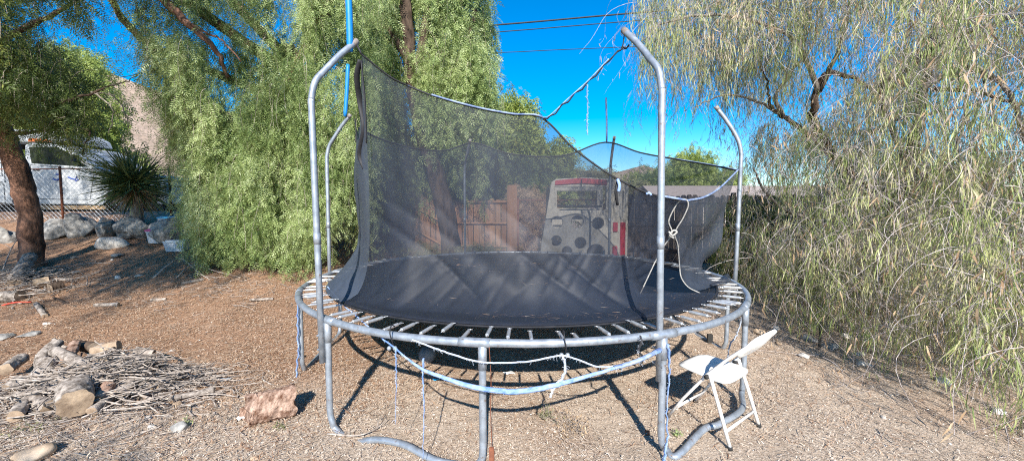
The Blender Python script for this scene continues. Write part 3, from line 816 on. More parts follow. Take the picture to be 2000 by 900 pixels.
# ================================================================ TRUCK
def truck():
    Y0, Y1 = 12.2, 14.1
    yc = (Y0 + Y1) / 2
    def q(px, py): p = at(px, py, Y0); return (p.x, p.z)
    t = thing('utility_truck', 'white utility truck parked on the bank behind the rocks', 'truck', (q(120, 415)[0], yc, zg(q(120, 415)[0], yc)))
    gz0 = zg(q(240, 415)[0], yc)
    # cab with door, hood and fender
    cab = MB()
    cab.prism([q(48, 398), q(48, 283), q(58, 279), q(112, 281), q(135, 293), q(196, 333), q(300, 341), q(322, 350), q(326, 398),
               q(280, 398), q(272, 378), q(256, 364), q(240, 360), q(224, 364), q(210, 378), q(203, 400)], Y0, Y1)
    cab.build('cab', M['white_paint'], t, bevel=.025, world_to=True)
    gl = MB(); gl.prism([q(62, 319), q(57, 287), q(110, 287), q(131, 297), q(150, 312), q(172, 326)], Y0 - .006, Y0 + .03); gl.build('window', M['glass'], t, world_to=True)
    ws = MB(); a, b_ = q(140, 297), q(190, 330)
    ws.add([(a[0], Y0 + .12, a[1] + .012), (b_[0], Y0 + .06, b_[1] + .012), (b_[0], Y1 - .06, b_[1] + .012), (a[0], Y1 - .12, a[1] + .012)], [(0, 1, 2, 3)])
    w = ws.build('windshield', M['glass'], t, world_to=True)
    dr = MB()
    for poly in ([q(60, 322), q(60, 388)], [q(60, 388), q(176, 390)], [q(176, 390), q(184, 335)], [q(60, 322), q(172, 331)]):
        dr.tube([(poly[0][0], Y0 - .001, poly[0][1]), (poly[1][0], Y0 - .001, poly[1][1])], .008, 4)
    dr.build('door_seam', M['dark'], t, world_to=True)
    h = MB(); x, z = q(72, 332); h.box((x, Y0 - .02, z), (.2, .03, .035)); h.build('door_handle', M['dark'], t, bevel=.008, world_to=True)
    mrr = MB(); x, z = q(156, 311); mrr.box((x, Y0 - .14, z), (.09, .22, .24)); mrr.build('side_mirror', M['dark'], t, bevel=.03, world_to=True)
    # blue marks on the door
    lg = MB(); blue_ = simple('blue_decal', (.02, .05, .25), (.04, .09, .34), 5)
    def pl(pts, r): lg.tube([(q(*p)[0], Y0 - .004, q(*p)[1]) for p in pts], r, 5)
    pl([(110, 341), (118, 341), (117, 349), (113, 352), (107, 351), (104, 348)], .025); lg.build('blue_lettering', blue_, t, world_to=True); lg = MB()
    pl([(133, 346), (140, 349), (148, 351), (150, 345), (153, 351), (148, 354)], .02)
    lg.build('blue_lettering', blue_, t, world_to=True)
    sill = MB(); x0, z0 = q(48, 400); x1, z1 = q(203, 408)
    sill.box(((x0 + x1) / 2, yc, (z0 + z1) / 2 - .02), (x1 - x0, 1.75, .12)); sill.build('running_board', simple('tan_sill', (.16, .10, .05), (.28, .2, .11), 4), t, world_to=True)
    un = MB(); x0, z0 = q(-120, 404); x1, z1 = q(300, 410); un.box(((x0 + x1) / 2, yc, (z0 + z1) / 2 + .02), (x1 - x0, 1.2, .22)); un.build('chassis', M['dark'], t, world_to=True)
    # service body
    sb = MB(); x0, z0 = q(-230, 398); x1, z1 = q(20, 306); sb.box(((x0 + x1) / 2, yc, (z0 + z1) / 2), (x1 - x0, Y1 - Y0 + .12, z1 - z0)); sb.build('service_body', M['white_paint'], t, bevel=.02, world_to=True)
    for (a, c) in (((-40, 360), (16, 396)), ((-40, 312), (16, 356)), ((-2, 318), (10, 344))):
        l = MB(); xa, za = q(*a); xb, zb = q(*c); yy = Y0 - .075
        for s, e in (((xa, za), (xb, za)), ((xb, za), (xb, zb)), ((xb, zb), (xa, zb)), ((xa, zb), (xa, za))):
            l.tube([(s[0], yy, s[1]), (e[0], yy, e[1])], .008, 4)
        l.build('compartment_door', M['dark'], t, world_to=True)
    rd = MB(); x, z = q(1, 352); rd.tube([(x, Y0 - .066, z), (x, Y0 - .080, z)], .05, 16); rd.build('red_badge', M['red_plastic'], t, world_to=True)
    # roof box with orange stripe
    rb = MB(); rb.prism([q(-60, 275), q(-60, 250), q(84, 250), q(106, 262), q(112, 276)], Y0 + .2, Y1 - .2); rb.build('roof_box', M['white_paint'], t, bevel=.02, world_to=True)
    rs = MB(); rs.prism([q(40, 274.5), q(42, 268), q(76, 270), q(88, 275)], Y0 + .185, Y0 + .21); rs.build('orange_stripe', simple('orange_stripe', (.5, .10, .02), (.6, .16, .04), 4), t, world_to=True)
    for px in (-10, 60, 96):
        x, z = q(px, 283); x2, z2 = q(px, 274); s = MB(); s.box((x, yc, (z + z2) / 2), (.06, 1.2, z2 - z + .08)); s.build('rack_foot', M['dark'], t, world_to=True)
    for px in (240, -100):
        x, _ = q(px, 400)
        for yy, lab in ((Y0 + .16, 1), (Y1 - .16, 0)):
            w = MB(); r = .40; zc = gz0 + r - .02
            prof = [(-.13, .20), (-.13, .34), (-.11, .385), (-.06, .40), (.06, .40), (.11, .385), (.13, .34), (.13, .20)]
            n = 40; vs = []; fs = []
            for k in range(n):
                a = 2 * PI * k / n
                for yo, rad in prof: vs.append((x + rad * math.cos(a), yy + yo, zc + rad * math.sin(a)))
            for k in range(n):
                for j in range(len(prof)):
                    j2 = (j + 1) % len(prof); k2 = (k + 1) % n
                    fs.append((k * 8 + j, k * 8 + j2, k2 * 8 + j2, k2 * 8 + j))
            w.add(vs, fs); wo = w.build('wheel', M['tyre'], t, True, world_to=True)
            if lab:
                rm = MB(); rm.tube([(x, yy - .05, zc), (x, yy + .02, zc)], [.20, .20], 28)
                for k in range(5):
                    a = 2 * PI * k / 5; rm.box((x + .11 * math.cos(a), yy - .075, zc + .11 * math.sin(a)), (.20, .05, .07), Matrix.Rotation(-a, 3, 'Y'))
                rm.tube([(x, yy - .13, zc), (x, yy - .05, zc)], [.055, .075], 16)
                ro = rm.build('rim', M['galv'], wo); ro.data.transform((Matrix.Translation(t.location)).inverted())
truck()

# ================================================================ YUCCA
def yucca():
    rng = np.random.default_rng(71)
    c = at(262, 358, 9.2); gzc = zg(c.x, c.y)
    t = thing('yucca', 'spiky dark green yucca in front of the truck wheel', 'plant', (c.x, c.y, gzc))
    mb = MB(); limb_mesh(mb, [Vector((c.x, c.y, gzc - .1)), Vector((c.x + .05, c.y, (gzc + c.z) / 2)), c], .13, .10, 10, .01, 3)
    mb.build('trunk', M['bark_grey'], t, True, world_to=True)
    n = 620; D = unit(rng.normal(size=(n, 3)) * [1, 1, .75] + [0, 0, .22]); P = np.array(c)[None] + D * .06 + rng.normal(size=(n, 3)) * [.05, .05, .10]
    T = []
    xs = [0, .25, .6, 1.0]; ws = [.012, .021, .015, .001]; dz = [0, .01, -.01, -.09]
    for i in range(3):
        T += [[xs[i], ws[i], dz[i]], [xs[i + 1], ws[i + 1], dz[i + 1]], [xs[i + 1], -ws[i + 1], dz[i + 1]], [xs[i], -ws[i], dz[i]]]
    co = place(P, D, rng.uniform(.62, .95, n), np.array(T), rng)
    crown_object('leaves', co, LEAF['yucca'], t)
    n = 300; D = unit(rng.normal(size=(n, 3)) * [1, 1, .3] + [0, 0, -1.1]); P = np.array(c)[None] + [0, 0, -.1] + D * .05
    co = place(P, D, rng.uniform(.35, .7, n), np.array(T), rng); crown_object('dead_leaves', co, LEAF['brown'], t)
yucca()

# ================================================================ ROCKS
def rock(name, label, cat, p, size, mat, seed=1, group=None, rz=0, sink=.25, sub=3, rough=.22):
    bm = bmesh.new(); bmesh.ops.create_icosphere(bm, subdivisions=sub, radius=1)
    off = Vector((seed * 7.3, seed * 3.1, seed * 1.7))
    for v in bm.verts:
        d = 1 + rough * noise.noise(v.co * 1.1 + off) * 1.6 + rough * .5 * noise.noise(v.co * 2.7 + off) + rough * .30 * noise.noise(v.co * 6 + off) + rough * .14 * noise.noise(v.co * 14 + off)
        # flat facets
        v.co = v.co * d
        for k in range(9):
            nn = Vector((math.sin(seed * 3 + k * 2.1), math.cos(seed * 1.3 + k * 1.7), .5 * math.sin(seed + k))).normalized()
            e = v.co.dot(nn) - (.62 + .03 * (k % 4))
            if e > 0: v.co -= nn * e * .8
        v.co.x *= size[0]; v.co.y *= size[1]; v.co.z *= size[2]
    me = bpy.data.meshes.new(name); bm.to_mesh(me); bm.free()
    o = link_mesh(name, me, mat, smooth=sub > 2)
    o.location = (p[0], p[1], p[2] + size[2] * (1 - 2 * sink)); o.rotation_euler = (0, 0, rz)
    return tag(o, label, cat, group)
R_GROUP = 'boulders of the retaining row under the truck'
rocks = [  # cx, cy(bottom), w px, h px, mat, label
    (-20, 478, 110, 40, 'rock', 'grey boulder at the left frame edge beyond the tree trunk'),
    (110, 468, 60, 38, 'rock', 'dark boulder just right of the reddish trunk'),
    (161, 463, 66, 45, 'rock', 'large rounded grey boulder below the fence post'),
    (212, 464, 42, 34, 'rock', 'blocky bluish boulder right of the large rounded one'),
    (262, 468, 72, 40, 'rock', 'wide bluish boulder under the yucca'),
    (325, 478, 62, 52, 'rock', 'tan flat sided boulder behind the plastic bins')]
for i, (cx, cy, w, h, mt, lb) in enumerate(rocks):
    p = ground_at(cx, min(cy, 478) - 4); k = p.y / F_PX
    rock('boulder', lb, 'boulder', p, (w * k / 2 * 1.08, .32, h * k / 2 * 1.1), M[mt], i + 1, R_GROUP, sink=.16, rough=.34, sub=4)
p = ground_at(218, 484); rock('boulder', 'pale flat boulder lying in dappled shade in front of the boulder row', 'boulder', p, (.36, .22, .16), M['rock_pale'], 12, rz=.3, sink=.2)
small = [(92, 634, 20, 7, 'rock_pale', 'small white stone left of the brush pile top'), (60, 655, 44, 10, 'rock', 'flat grey stone at the left side of the yard'),
         (8, 660, 44, 12, 'rock', 'flat grey stone cut by the left frame edge'), (92, 527, 13, 8, 'rock_pale', 'white stone in the tree shade right of the trunk'),
         (148, 534, 20, 8, 'rock', 'bluish stone at the shade edge'), (230, 545, 13, 11, 'rock_pale', 'bright white stone in the sunny litter'),
         (271, 540, 18, 6, 'rock_pale', 'flat white stone right of the bright one'), (219, 509, 8, 6, 'rock_pale', 'tiny white stone in the shade'),
         (145, 505, 16, 7, 'rock', 'grey stone in deep shade'), (228, 500, 30, 8, 'rock', 'flat bluish rock in front of the pale boulder'),
         (352, 842, 36, 28, 'rock', 'rounded grey stone with a green sprig in the foreground left'),
         (290, 818, 20, 9, 'rock_pale', 'small white stone below the brush pile'), (295, 835, 18, 10, 'rock_pale', 'small white stone with blue tint near the rounded grey one'),
         (336, 686, 14, 6, 'rock_pale', 'small white pebble above the dark sticks'), (262, 802, 12, 6, 'rock_pale', 'tiny white stone left of the small white stone'),
         (70, 892, 80, 30, 'rock_tan', 'large tan rock at the bottom left corner'),
         (590, 700, 15, 16, 'rock_tan', 'small tan stone beside the left leg bar'), (498, 898, 22, 10, 'rock_tan', 'tan stone at the bottom edge near the buried leg bar'),
         (1516, 645, 20, 14, 'rock_pale', 'grey stone beside the chair backrest'), (1484, 652, 26, 14, 'rock_tan', 'tan stone behind the chair'),
         (1521, 672, 16, 8, 'rock_tan', 'small tan stone right of the chair backrest'), (1578, 664, 44, 14, 'rock', 'long grey rock left of the dark stake'),
         (1622, 680, 48, 16, 'rock', 'long grey rock right of the dark stake'), (1570, 698, 24, 12, 'rock_pale', 'pale rock in front of the dark stake'),
         (1652, 660, 26, 12, 'rock_pale', 'pale rock deep under the willow'), (1680, 694, 26, 12, 'rock_pale', 'pale rock under hanging willow tips'),
         (1686, 714, 30, 14, 'rock_pale', 'pale ridged rock lowest of those near the stake'), (1745, 672, 24, 20, 'rock', 'bluish rock under the willow foliage'),
         (1843, 750, 36, 18, 'rock_pale', 'pale rock by the right twigs'), (1950, 808, 30, 16, 'rock_pale', 'pale rock at the far right under the willow'),
         (1725, 818, 12, 7, 'rock_pale', 'tiny pale stone on the bare dirt at right')]
for i, (cx, cy, w, h, mt, lb) in enumerate(small):
    p = ground_at(cx, cy); k = p.y / F_PX
    rock('stone', lb, 'stone', p, (w * k / 2, w * k / 2 * .75, max(h * k / 2 * .9, .015)), M[mt], i + 31, rz=i * 1.3, sink=.22, sub=3 if w > 20 else 2)

# ================================================================ STORAGE BINS
def bin_(label, px, py, w, d, h, lidc, rz):
    p = ground_at(px, py)
    t = thing('storage_bin', label, 'plastic bin', p, rz)
    m, nt, b = mk('clear_plastic'); b.inputs['Base Color'].default_value = (.55, .6, .66, 1); b.inputs['Roughness'].default_value = .25; b.inputs['Alpha'].default_value = .8
    mb = MB(); x0, y0, x1, y1 = w * .42, d * .42, w / 2, d / 2
    vs = [(-x0, -y0, 0), (x0, -y0, 0), (x0, y0, 0), (-x0, y0, 0), (-x1, -y1, h), (x1, -y1, h), (x1, y1, h), (-x1, y1, h)]
    mb.add(vs, [(3, 2, 1, 0), (0, 1, 5, 4), (1, 2, 6, 5), (2, 3, 7, 6), (3, 0, 4, 7)]); mb.build('tub', m, t)
    l = MB(); l.box((0, 0, h + .02), (w * 1.07, d * 1.07, .035)); l.box((0, 0, h + .045), (w * .9, d * .9, .02)); l.build('lid', simple('lid_plastic', lidc, tuple(c * 1.3 for c in lidc), 3, .35), t, bevel=.008)
bin_('clear plastic bin with pink lid beside the boulders', 318, 474, .46, .32, .26, (.45, .03, .22), .35)
bin_('clear plastic bin with blue lid half behind pepper foliage', 343, 462, .5, .35, .42, (.02, .30, .55), -.1)
bin_('low clear plastic bin with pale lid under the pepper foliage', 350, 490, .4, .3, .18, (.4, .45, .5), .1)

# ================================================================ CLIMBING TOY (playhouse panel with round holes)
def holed_panel(name, outline, holes, depth, mat, parent, origin, rz):
    """outline, holes in local x,z ; extruded along local y"""
    cu = bpy.data.curves.new(name, 'CURVE'); cu.dimensions = '2D'; cu.fill_mode = 'BOTH'; cu.extrude = depth / 2; cu.bevel_depth = .012; cu.bevel_resolution = 2
    def add(pts):
        s = cu.splines.new('POLY'); s.points.add(len(pts) - 1); s.use_cyclic_u = True
        for q, (x, z) in zip(s.points, pts): q.co = (x, z, 0, 1)
    add(outline)
    for h in holes: add(h)
    tmp = bpy.data.objects.new('tmp', cu); COL.objects.link(tmp)
    bpy.context.view_layer.update()
    me = bpy.data.meshes.new_from_object(tmp.evaluated_get(bpy.context.evaluated_depsgraph_get()))
    bpy.data.objects.remove(tmp)
    me.materials.clear()
    me.transform(Matrix.Rotation(R(90), 4, 'X'))
    me.transform(Matrix.Translation(origin) @ Matrix.Rotation(rz, 4, 'Z'))
    return link_mesh(name, me, mat, parent)
def circ(cx, cz, r, n=28, sq=1.0): return [(cx + r * math.cos(2 * PI * i / n), cz + r * sq * math.sin(2 * PI * i / n)) for i in range(n)]
def toy():
    Y = 7.75; k = Y / F_PX
    base = at(1140, 500, Y); base.z = zg(base.x, base.y)
    t = thing('climbing_toy', 'beige plastic climbing house with round holes and red trim behind the trampoline', 'playhouse', base)
    cx = 1140
    def L(px, py): p = at(px, py, Y); return (p.x - base.x, p.z - base.z)
    zb = 0.0
    out = [(L(1048, 500)[0], zb), L(1059, 470), L(1066, 430), L(1074, 380), L(1078, 356), L(1086, 351), L(1140, 348), L(1190, 351), L(1193, 380), L(1193, 500), (L(1194, 500)[0], zb)]
    win = [L(1086, 410), L(1084, 400), L(1081, 364), L(1184, 364), L(1184, 408), L(1180, 412), L(1095, 412)]
    r = lambda px, py, rr: circ(*L(px, py), rr * k)
    holes = [win, r(1087, 434, 13), r(1127, 433, 13.5), r(1167, 436, 13), r(1086, 470, 11.5), r(1133, 474, 12.5), r(1107, 490, 11), r(1163, 494, 19)]
    holed_panel('front_panel', out, holes, .07, M['beige_plastic'], t, Vector((0, 0, 0)), 0)
    holed_panel('rear_panel', [(L(1060, 500)[0], zb), L(1078, 356), L(1190, 352), (L(1192, 500)[0], zb)], [[L(1090, 408), L(1090, 368), L(1180, 368), L(1180, 408)], r(1130, 450, 16), r(1100, 470, 12), r(1165, 470, 15)], .06, M['beige_plastic'], t, Vector((.08, 1.0, 0)), 0)
    # side panel towards the right, with red blocks
    x0 = L(1194, 400)[0]
    w = .34; zt = L(1193, 352)[1]
    holed_panel('side_panel', [(0, zb), (w, zb), (w, zt - .12), (w - .03, zt - .04), (.02, zt)], [[(w - .13, zt - .75), (w - .13, zt - .2), (w - .08, zt - .2), (w - .08, zt - .75)]], .07, M['beige_plastic'], t, Vector((x0, .0, 0)), .25)
    rot = Matrix.Rotation(.25, 3, 'Z')
    for (px0, px1, py0, py1) in ((1193, 1203, 434, 452), (1193, 1203, 480, 500), (1209, 1220, 434, 506)):
        a, b_ = (px0 - 1194) * k, (px1 - 1194) * k
        za, zb2 = L(1193, py1)[1], L(1193, py0)[1]
        q = MB(); q.box(Vector((x0, 0, 0)) + rot @ Vector(((a + b_) / 2 + .02, -.052, (za + zb2) / 2)), (b_ - a, .05, zb2 - za), rot); q.build('red_block', M['red_plastic'], t, bevel=.01)
    aw = MB(); a0, z0 = L(1083, 362); a1, z1 = L(1184, 350)
    pts = [(a0, z0), (a0 + .01, z1 - .03), ((a0 + a1) / 2, z1 + .02), (a1, z1 - .02), (a1, z0 - .0), ((a0 + a1) / 2, z0 + .035)]
    aw.prism(pts, -.075, -.04); aw.build('awning', M['red_plastic'], t, bevel=.008)
    rl = MB(); a, b_ = L(1092, 402), L(1182, 403); rl.tube([(a[0], .3, a[1]), (b_[0], .3, b_[1])], .02, 8); rl.build('rail', M['dark'], t)
    dk = MB(); dk.box(((L(1062, 0)[0] + L(1190, 0)[0]) / 2, .52, L(1140, 455)[1]), (L(1190, 0)[0] - L(1066, 0)[0] - .06, .9, .06)); dk.build('deck', M['beige_plastic'], t)
    sl = MB(); sl.box((L(1062, 0)[0] + .17, .5, zt / 2 - .05), (.05, .92, zt - .14)); sl.build('side_wall', M['beige_plastic'], t, bevel=.01)
toy()
# overhead wires
for i, (pts, r, lb) in enumerate([
        ([(700, 68), (985, 48), (1240, 26), (1480, 9), (2300, -40)], .034, 'thick black overhead cable, topmost of the three crossing the sky'),
        ([(700, 82), (985, 62), (1230, 42), (1430, 27), (2300, -30)], .02, 'thin overhead wire just below the thick black cable'),
        ([(600, 116), (980, 103), (1205, 93), (2300, 50)], .015, 'thin overhead wire, lowest of the three crossing the sky')]):
    mb = MB(); mb.tube(spline([at(a, b_, 17) for a, b_ in pts], 8), r, 6); o = mb.build('overhead_wire', M['black_web'], None, True)
    origin_to(o, at(*pts[0], 17)); tag(o, lb, 'wire')
mb = MB(); mb.tube(spline([at(195, 155, 20), at(230, 152, 20), at(272, 145, 20), at(400, 120, 20)], 6), .02, 6); o = mb.build('overhead_wire', M['black_web'], None, True); origin_to(o, at(195, 155, 20))
tag(o, 'dark wire crossing in front of the bare hill at left', 'wire')

# ================================================================ TRAMPOLINE
C0 = Vector((.096, 4.53, 0)); RR = 2.29; ZR = .80
def pol(phi, r, z):
    a = R(phi); return Vector((C0.x + r * math.sin(a), C0.y - r * math.cos(a), z))
tr = thing('trampoline', 'large round trampoline with bent steel poles and torn black safety net', 'trampoline', (C0.x, C0.y, 0))
n = 96
mb = MB(); pts = [pol(360 * i / n, RR, ZR + .004 * math.sin(i * .4)) for i in range(n)]
vs, fs = [], []
for i, p in enumerate(pts):
    rad = (p - Vector((C0.x, C0.y, p.z))).normalized()
    for k in range(12):
        a = 2 * PI * k / 12; vs.append(p + rad * (math.cos(a) * .025) + Vector((0, 0, math.sin(a) * .025)))
for i in range(n):
    for k in range(12):
        i2, k2 = (i + 1) % n, (k + 1) % 12; fs.append((i * 12 + k, i2 * 12 + k, i2 * 12 + k2, i * 12 + k2))
mb.add(vs, fs)
for k in range(12):   # joint sleeves at legs
    ph = -38 + 30 * k
    mb.tube([pol(ph + d, RR, ZR) for d in (-2.4, -1.2, 0, 1.2, 2.4)], .0285, 12)
mb.build('rim', M['galv'], tr, True, world_to=True)
# legs: six U shaped, each with a ground bar
def leg(ph0, ph1, bar=None, lean=0):
    q = MB()
    a, b_ = pol(ph0, RR, ZR), pol(ph1, RR, ZR)
    d = (b_ - a).normalized()
    z = .012
    if bar is None:
        bar = [a + d * .10, a + (b_ - a) * .35 - Vector((0, 0, 0)), a + (b_ - a) * .65, b_ - d * .10]
        bar = [Vector((p.x, p.y, z - .012 + zg(p.x, p.y))) for p in bar]
    ga, gb = zg(a.x, a.y), zg(b_.x, b_.y)
    path = [a - Vector((0, 0, .0)), Vector((a.x, a.y, .45)), Vector((a.x, a.y, ga + .16)), Vector((a.x, a.y, ga + .07)) + d * .02] + bar + \
           [Vector((b_.x, b_.y, gb + .07)) - d * .02, Vector((b_.x, b_.y, gb + .16)), Vector((b_.x, b_.y, .45)), b_]
    q.tube(spline(path, 6), .0225, 12)
    for p in (a, b_):
        q.tube([Vector((p.x, p.y, ZR - .02)), Vector((p.x, p.y, ZR - .16))], .0265, 12)
    q.build('leg', M['galv'], tr, True, world_to=True)
W = lambda px, py, z: (lambda Y: at(px, py, Y))(next(y / 100 for y in range(150, 2000) if at(px, py, y / 100).z <= z))
leg(-38, -6.8, [pol(-37, 2.27, .0), W(690, 862, -.035), W(735, 858, .02), W(790, 868, .035), W(850, 898, .03), pol(-9, 2.28, .03)])
leg(22, 52, [pol(24, 2.26, .01), W(1322, 890, .015), W(1374, 838, .05), W(1404, 828, .06), W(1448, 800, .08)])
leg(82, 112); leg(142, 172); leg(202, 232); leg(262, 292)
# springs
proto = None
def spring_mesh():
    q = MB()
    L0, L1 = RR - .03, 2.075
    k = 60; pr = []; rs = []
    for i in range(k + 1):
        t = i / k; pr.append(Vector((0, -(L0 - .015 - (L0 - L1 - .03) * t), .012 - .03 * t * 0)))
        body = .06 < t < .94
        rs.append((.0112 + (.0012 if i % 2 else 0)) if body else .006)
    q.tube(pr, rs, 8)
    q.tube([(0, -L0 - .0, .012), (0, -L0 + .03, .012)], .003, 5); q.tube([(0, -L1 - .02, .012), (-.012, -L1 + .012, .012)], .003, 5); q.tube([(0, -L1 - .02, .012), (.012, -L1 + .012, .012)], .003, 5)
    q.tube([(-.016, -L1 + .014, .012), (.016, -L1 + .014, .012)], .003, 5)
    return q
for i in range(96):
    ph = i * 3.75 + 1.2
    if proto is None:
        proto = spring_mesh().build('spring', M['spring'], tr, True); o = proto
    else:
        o = proto.copy(); COL.objects.link(o); o.parent = tr
    o.location = (0, 0, ZR + .006); rr_ = random.Random(i)
    o.rotation_euler = (rr_.gauss(0, .008), 0, R(ph) + rr_.gauss(0, .008))
# jumping mat
n = 96; vs = [(C0.x, C0.y, ZR - .045)]; fs = []
rings = [.4, .8, 1.2, 1.6, 1.9, 2.03, 2.06]
for r in rings:
    for i in range(n):
        p = pol(360 * i / n, r, ZR + .018 - .06 * (1 - (r / 2.06) ** 2)); vs.append(p)
for i in range(n): fs.append((0, 1 + i, 1 + (i + 1) % n))
for j in range(len(rings) - 1):
    for i in range(n):
        a = 1 + j * n; b2 = a + n; i2 = (i + 1) % n; fs.append((a + i, b2 + i, b2 + i2, a + i2))
mb = MB(); mb.add(vs, fs); mo = mb.build('jumping_mat', M['mat'], tr, True, world_to=True)
q = MB()
for r_, zz in ((2.045, .022), (1.98, .018)):
    pts = [pol(360 * i / 96, r_, ZR + zz) for i in range(97)]; q.tube(pts, .006, 6)
q.build('mat_hem', M['black_web'], mo)
mo.children[0].data.transform(Matrix.Translation(tr.location).inverted())

# poles
def pole(x, y, zb, zt, rin, lean=(0, 0), ang=None):
    c = Vector((C0.x, C0.y, 0)); p = Vector((x, y, 0)); d = (c - p).normalized()
    if ang is not None: d = Matrix.Rotation(R(ang), 3, 'Z') @ d
    ln = Vector((*lean, 0))
    def P(o, z): return p + d * o + Vector((0, 0, z)) + ln * ((z - zb) / 2.3)
    path = [P(0, zb), P(0, 1.2), P(0, zt - .62), P(.004, zt - .48), P(.035, zt - .36), P(rin * .30, zt - .27), P(rin * .62, zt - .135), P(rin, zt)]
    k = [path[0], path[1]] + spline(path[1:], 8)[1:]
    q = MB(); q.tube(k, .0215, 12)
    # joint collar half way
    q.tube([P(0, 1.34), P(0, 1.42)], .0235, 12)
    po = q.build('enclosure_pole', M['galv'], tr, True, world_to=True)
    # dark end cap and clamps
    e = MB(); e.tube([P(rin * .93, zt - .024), P(rin * 1.03, zt + .012)], .0232, 12); eo = e.build('end_cap', simple('worn_cap', (.16, .13, .11), (.3, .27, .25), 30, .7) if 'cap' not in M else M['cap'], po, True)
    M['cap'] = eo.data.materials[0]; eo.data.transform(Matrix.Translation(tr.location).inverted())
    s = MB()
    for z in (ZR - .1, zb + .1):
        if z > zb + .02:
            s.tube([P(-.03, z), P(.06, z)], .008, 8); s.box(P(.028, z), (.012, .012, .035))
    so = s.build('clamp', M['galv'], po); so.data.transform(Matrix.Translation(tr.location).inverted())
    return P(rin, zt), P
T1, P1f = pole(-1.345, 2.70, .50, 2.82, .345, lean=(-.03, 0))
T2, P2f = pole(.935, 2.41, .50, 2.80, .36, lean=(-.03, 0))
T3, P3f = pole(2.43, 4.20, .60, 2.66, .27, lean=(.03, 0))
T4, P4f = pole(-2.27, 4.80, .60, 2.70, .31, lean=(.01, 0))
T5, P5f = pole(1.60, 6.38, .60, 2.66, .33, ang=34)
T6, P6f = pole(-.80, 6.60, .60, 2.66, .33)
# blue sleeves standing on the bent arms
def sleeve(label, p, h, r, mat, lean=(0, 0)):
    q = MB(); top = p + Vector((lean[0], lean[1], h)); mid = p + (top - p) * .5 + Vector((.004, 0, 0))
    q.tube(spline([p, mid, top], 6), [r * .8] + [r] * 10 + [r, r * .85][:2], 12)
    o = q.build('blue_tube', mat, None, True); origin_to(o, p); tag(o, label, 'foam tube', 'tubes standing on the bent pole arms'); return o
pA = at(684, 101, 2.94); pB = at(674, 228, 4.74); pC = at(1185, 277, 6.02)
sleeve('bright blue foam tube, thickest, rising out of frame from the near left pole arm', pA, .56, .0235, M['blue_foam'], (-.005, -.01))
sleeve('thinner blue foam tube standing on the far left pole arm behind the near one', pB, .61, .0225, M['blue_foam'], (.05, 0))
sleeve('dark blue thin tube standing on the far back pole above the net', pC, .66, .014, simple('navy_sleeve', (.03, .06, .14), (.10, .16, .28), 20, .6), (-.02, 0))

# ---------------------------------------------------------------- safety net
def resample(pts, n):
    P = spline(pts, 10); L = [0]
    for a, b_ in zip(P, P[1:]): L.append(L[-1] + (b_ - a).length)
    out = []
    for i in range(n):
        t = L[-1] * i / (n - 1); j = 0
        while j < len(L) - 2 and L[j + 1] < t: j += 1
        f = (t - L[j]) / max(L[j + 1] - L[j], 1e-9); out.append(P[j].lerp(P[j + 1], min(f, 1)))
    return out
def patch(stations, nu=12, nv=30, wob=.012, seed=0, cond=None):
    """stations: list of 3D polylines (bottom..top) -> list of rows, smooth surface"""
    S = [resample(s, nv) for s in stations]
    rows = [spline([S[i][j] for i in range(len(S))], nu) for j in range(nv)]
    ny, nx = nv, len(rows[0])
    vs = []
    for j in range(ny):
        for i in range(nx):
            p = rows[j][i].copy()
            e = math.sin(PI * j / (ny - 1)) ** .5 * min(1, i / 3, (nx - 1 - i) / 3) if nx > 6 else 0
            w1 = (noise.noise(Vector((p.x * 2.2 + seed, p.y * 2.2, p.z * .9))) + .6 * noise.noise(Vector((p.x * 4 + p.z * 3 + seed, p.y * 2.2, p.z * 1.2)))) * wob * 1.0
            w2 = noise.noise(Vector((p.x * 7 + seed, p.y * 7, p.z * 1.6))) * wob
            rad = Vector((p.x - C0.x, p.y - C0.y, 0)).normalized()
            fz = max(0.0, 1 - max(0, p.z - .85) / .9) ** .7
            sd = math.atan2(p.x - C0.x, C0.y - p.y) * 2.2
            q1 = 1 - abs(noise.noise(Vector((sd * 1.9 + (p.z - .8) * 3.2 + seed * 3, 0, p.z * .5)))) * 2; q2 = 1 - abs(noise.noise(Vector((sd * 4.3 - (p.z - .8) * 4.5 + seed, 3, p.z)))) * 2
            w3 = (max(0, q1) ** 4 * .040 + max(0, q2) ** 4 * .018 - .015) * fz
            p += rad * (w1 + w2 - w3) * e
            if p.z < zm + .012 and (p - Vector((C0.x, C0.y, p.z))).length < 2.03: p.z = zm + .012
            vs.append(p)
    fs = []
    for j in range(ny - 1):
        for i in range(nx - 1):
            fs.append((j * nx + i, j * nx + i + 1, (j + 1) * nx + i + 1, (j + 1) * nx + i))
    return vs, fs, rows
zm = ZR + .03
top_pts = {}
Ytop = {707: 2.94, 760: 2.92, 800: 2.91, 850: 2.90, 930: 2.88, 1000: 2.86, 1060: 2.84, 1115: 2.86, 1160: 2.87, 1200: 2.88, 1250: 2.92, 1290: 2.98, 1330: 3.1}
Ypx = {707: 108, 760: 150, 800: 170, 850: 190, 930: 212, 1000: 225, 1060: 232, 1115: 285, 1160: 320, 1200: 346, 1250: 371, 1290: 384, 1330: 390}
TP = {k: at(k, Ypx[k], Ytop[k]) for k in Ytop}
def st(phi, phit, top, r1=1.78, r2=1.62, z1=.90, mid=None):
    b0 = pol(phi, 2.04, zm); m1 = pol(phi, r1 + .1, zm + .02); m2 = pol((phi * 2 + phit) / 3, r2 + .07, z1 + .10); m3 = pol(phit, r2, 1.35)
    return [b0, m1, m2, m3, (m3 + top) / 2 + Vector((0, .02, 0)), top]
def phi_of(p): return math.degrees(math.atan2(p.x - C0.x, C0.y - p.y))
front_st = []
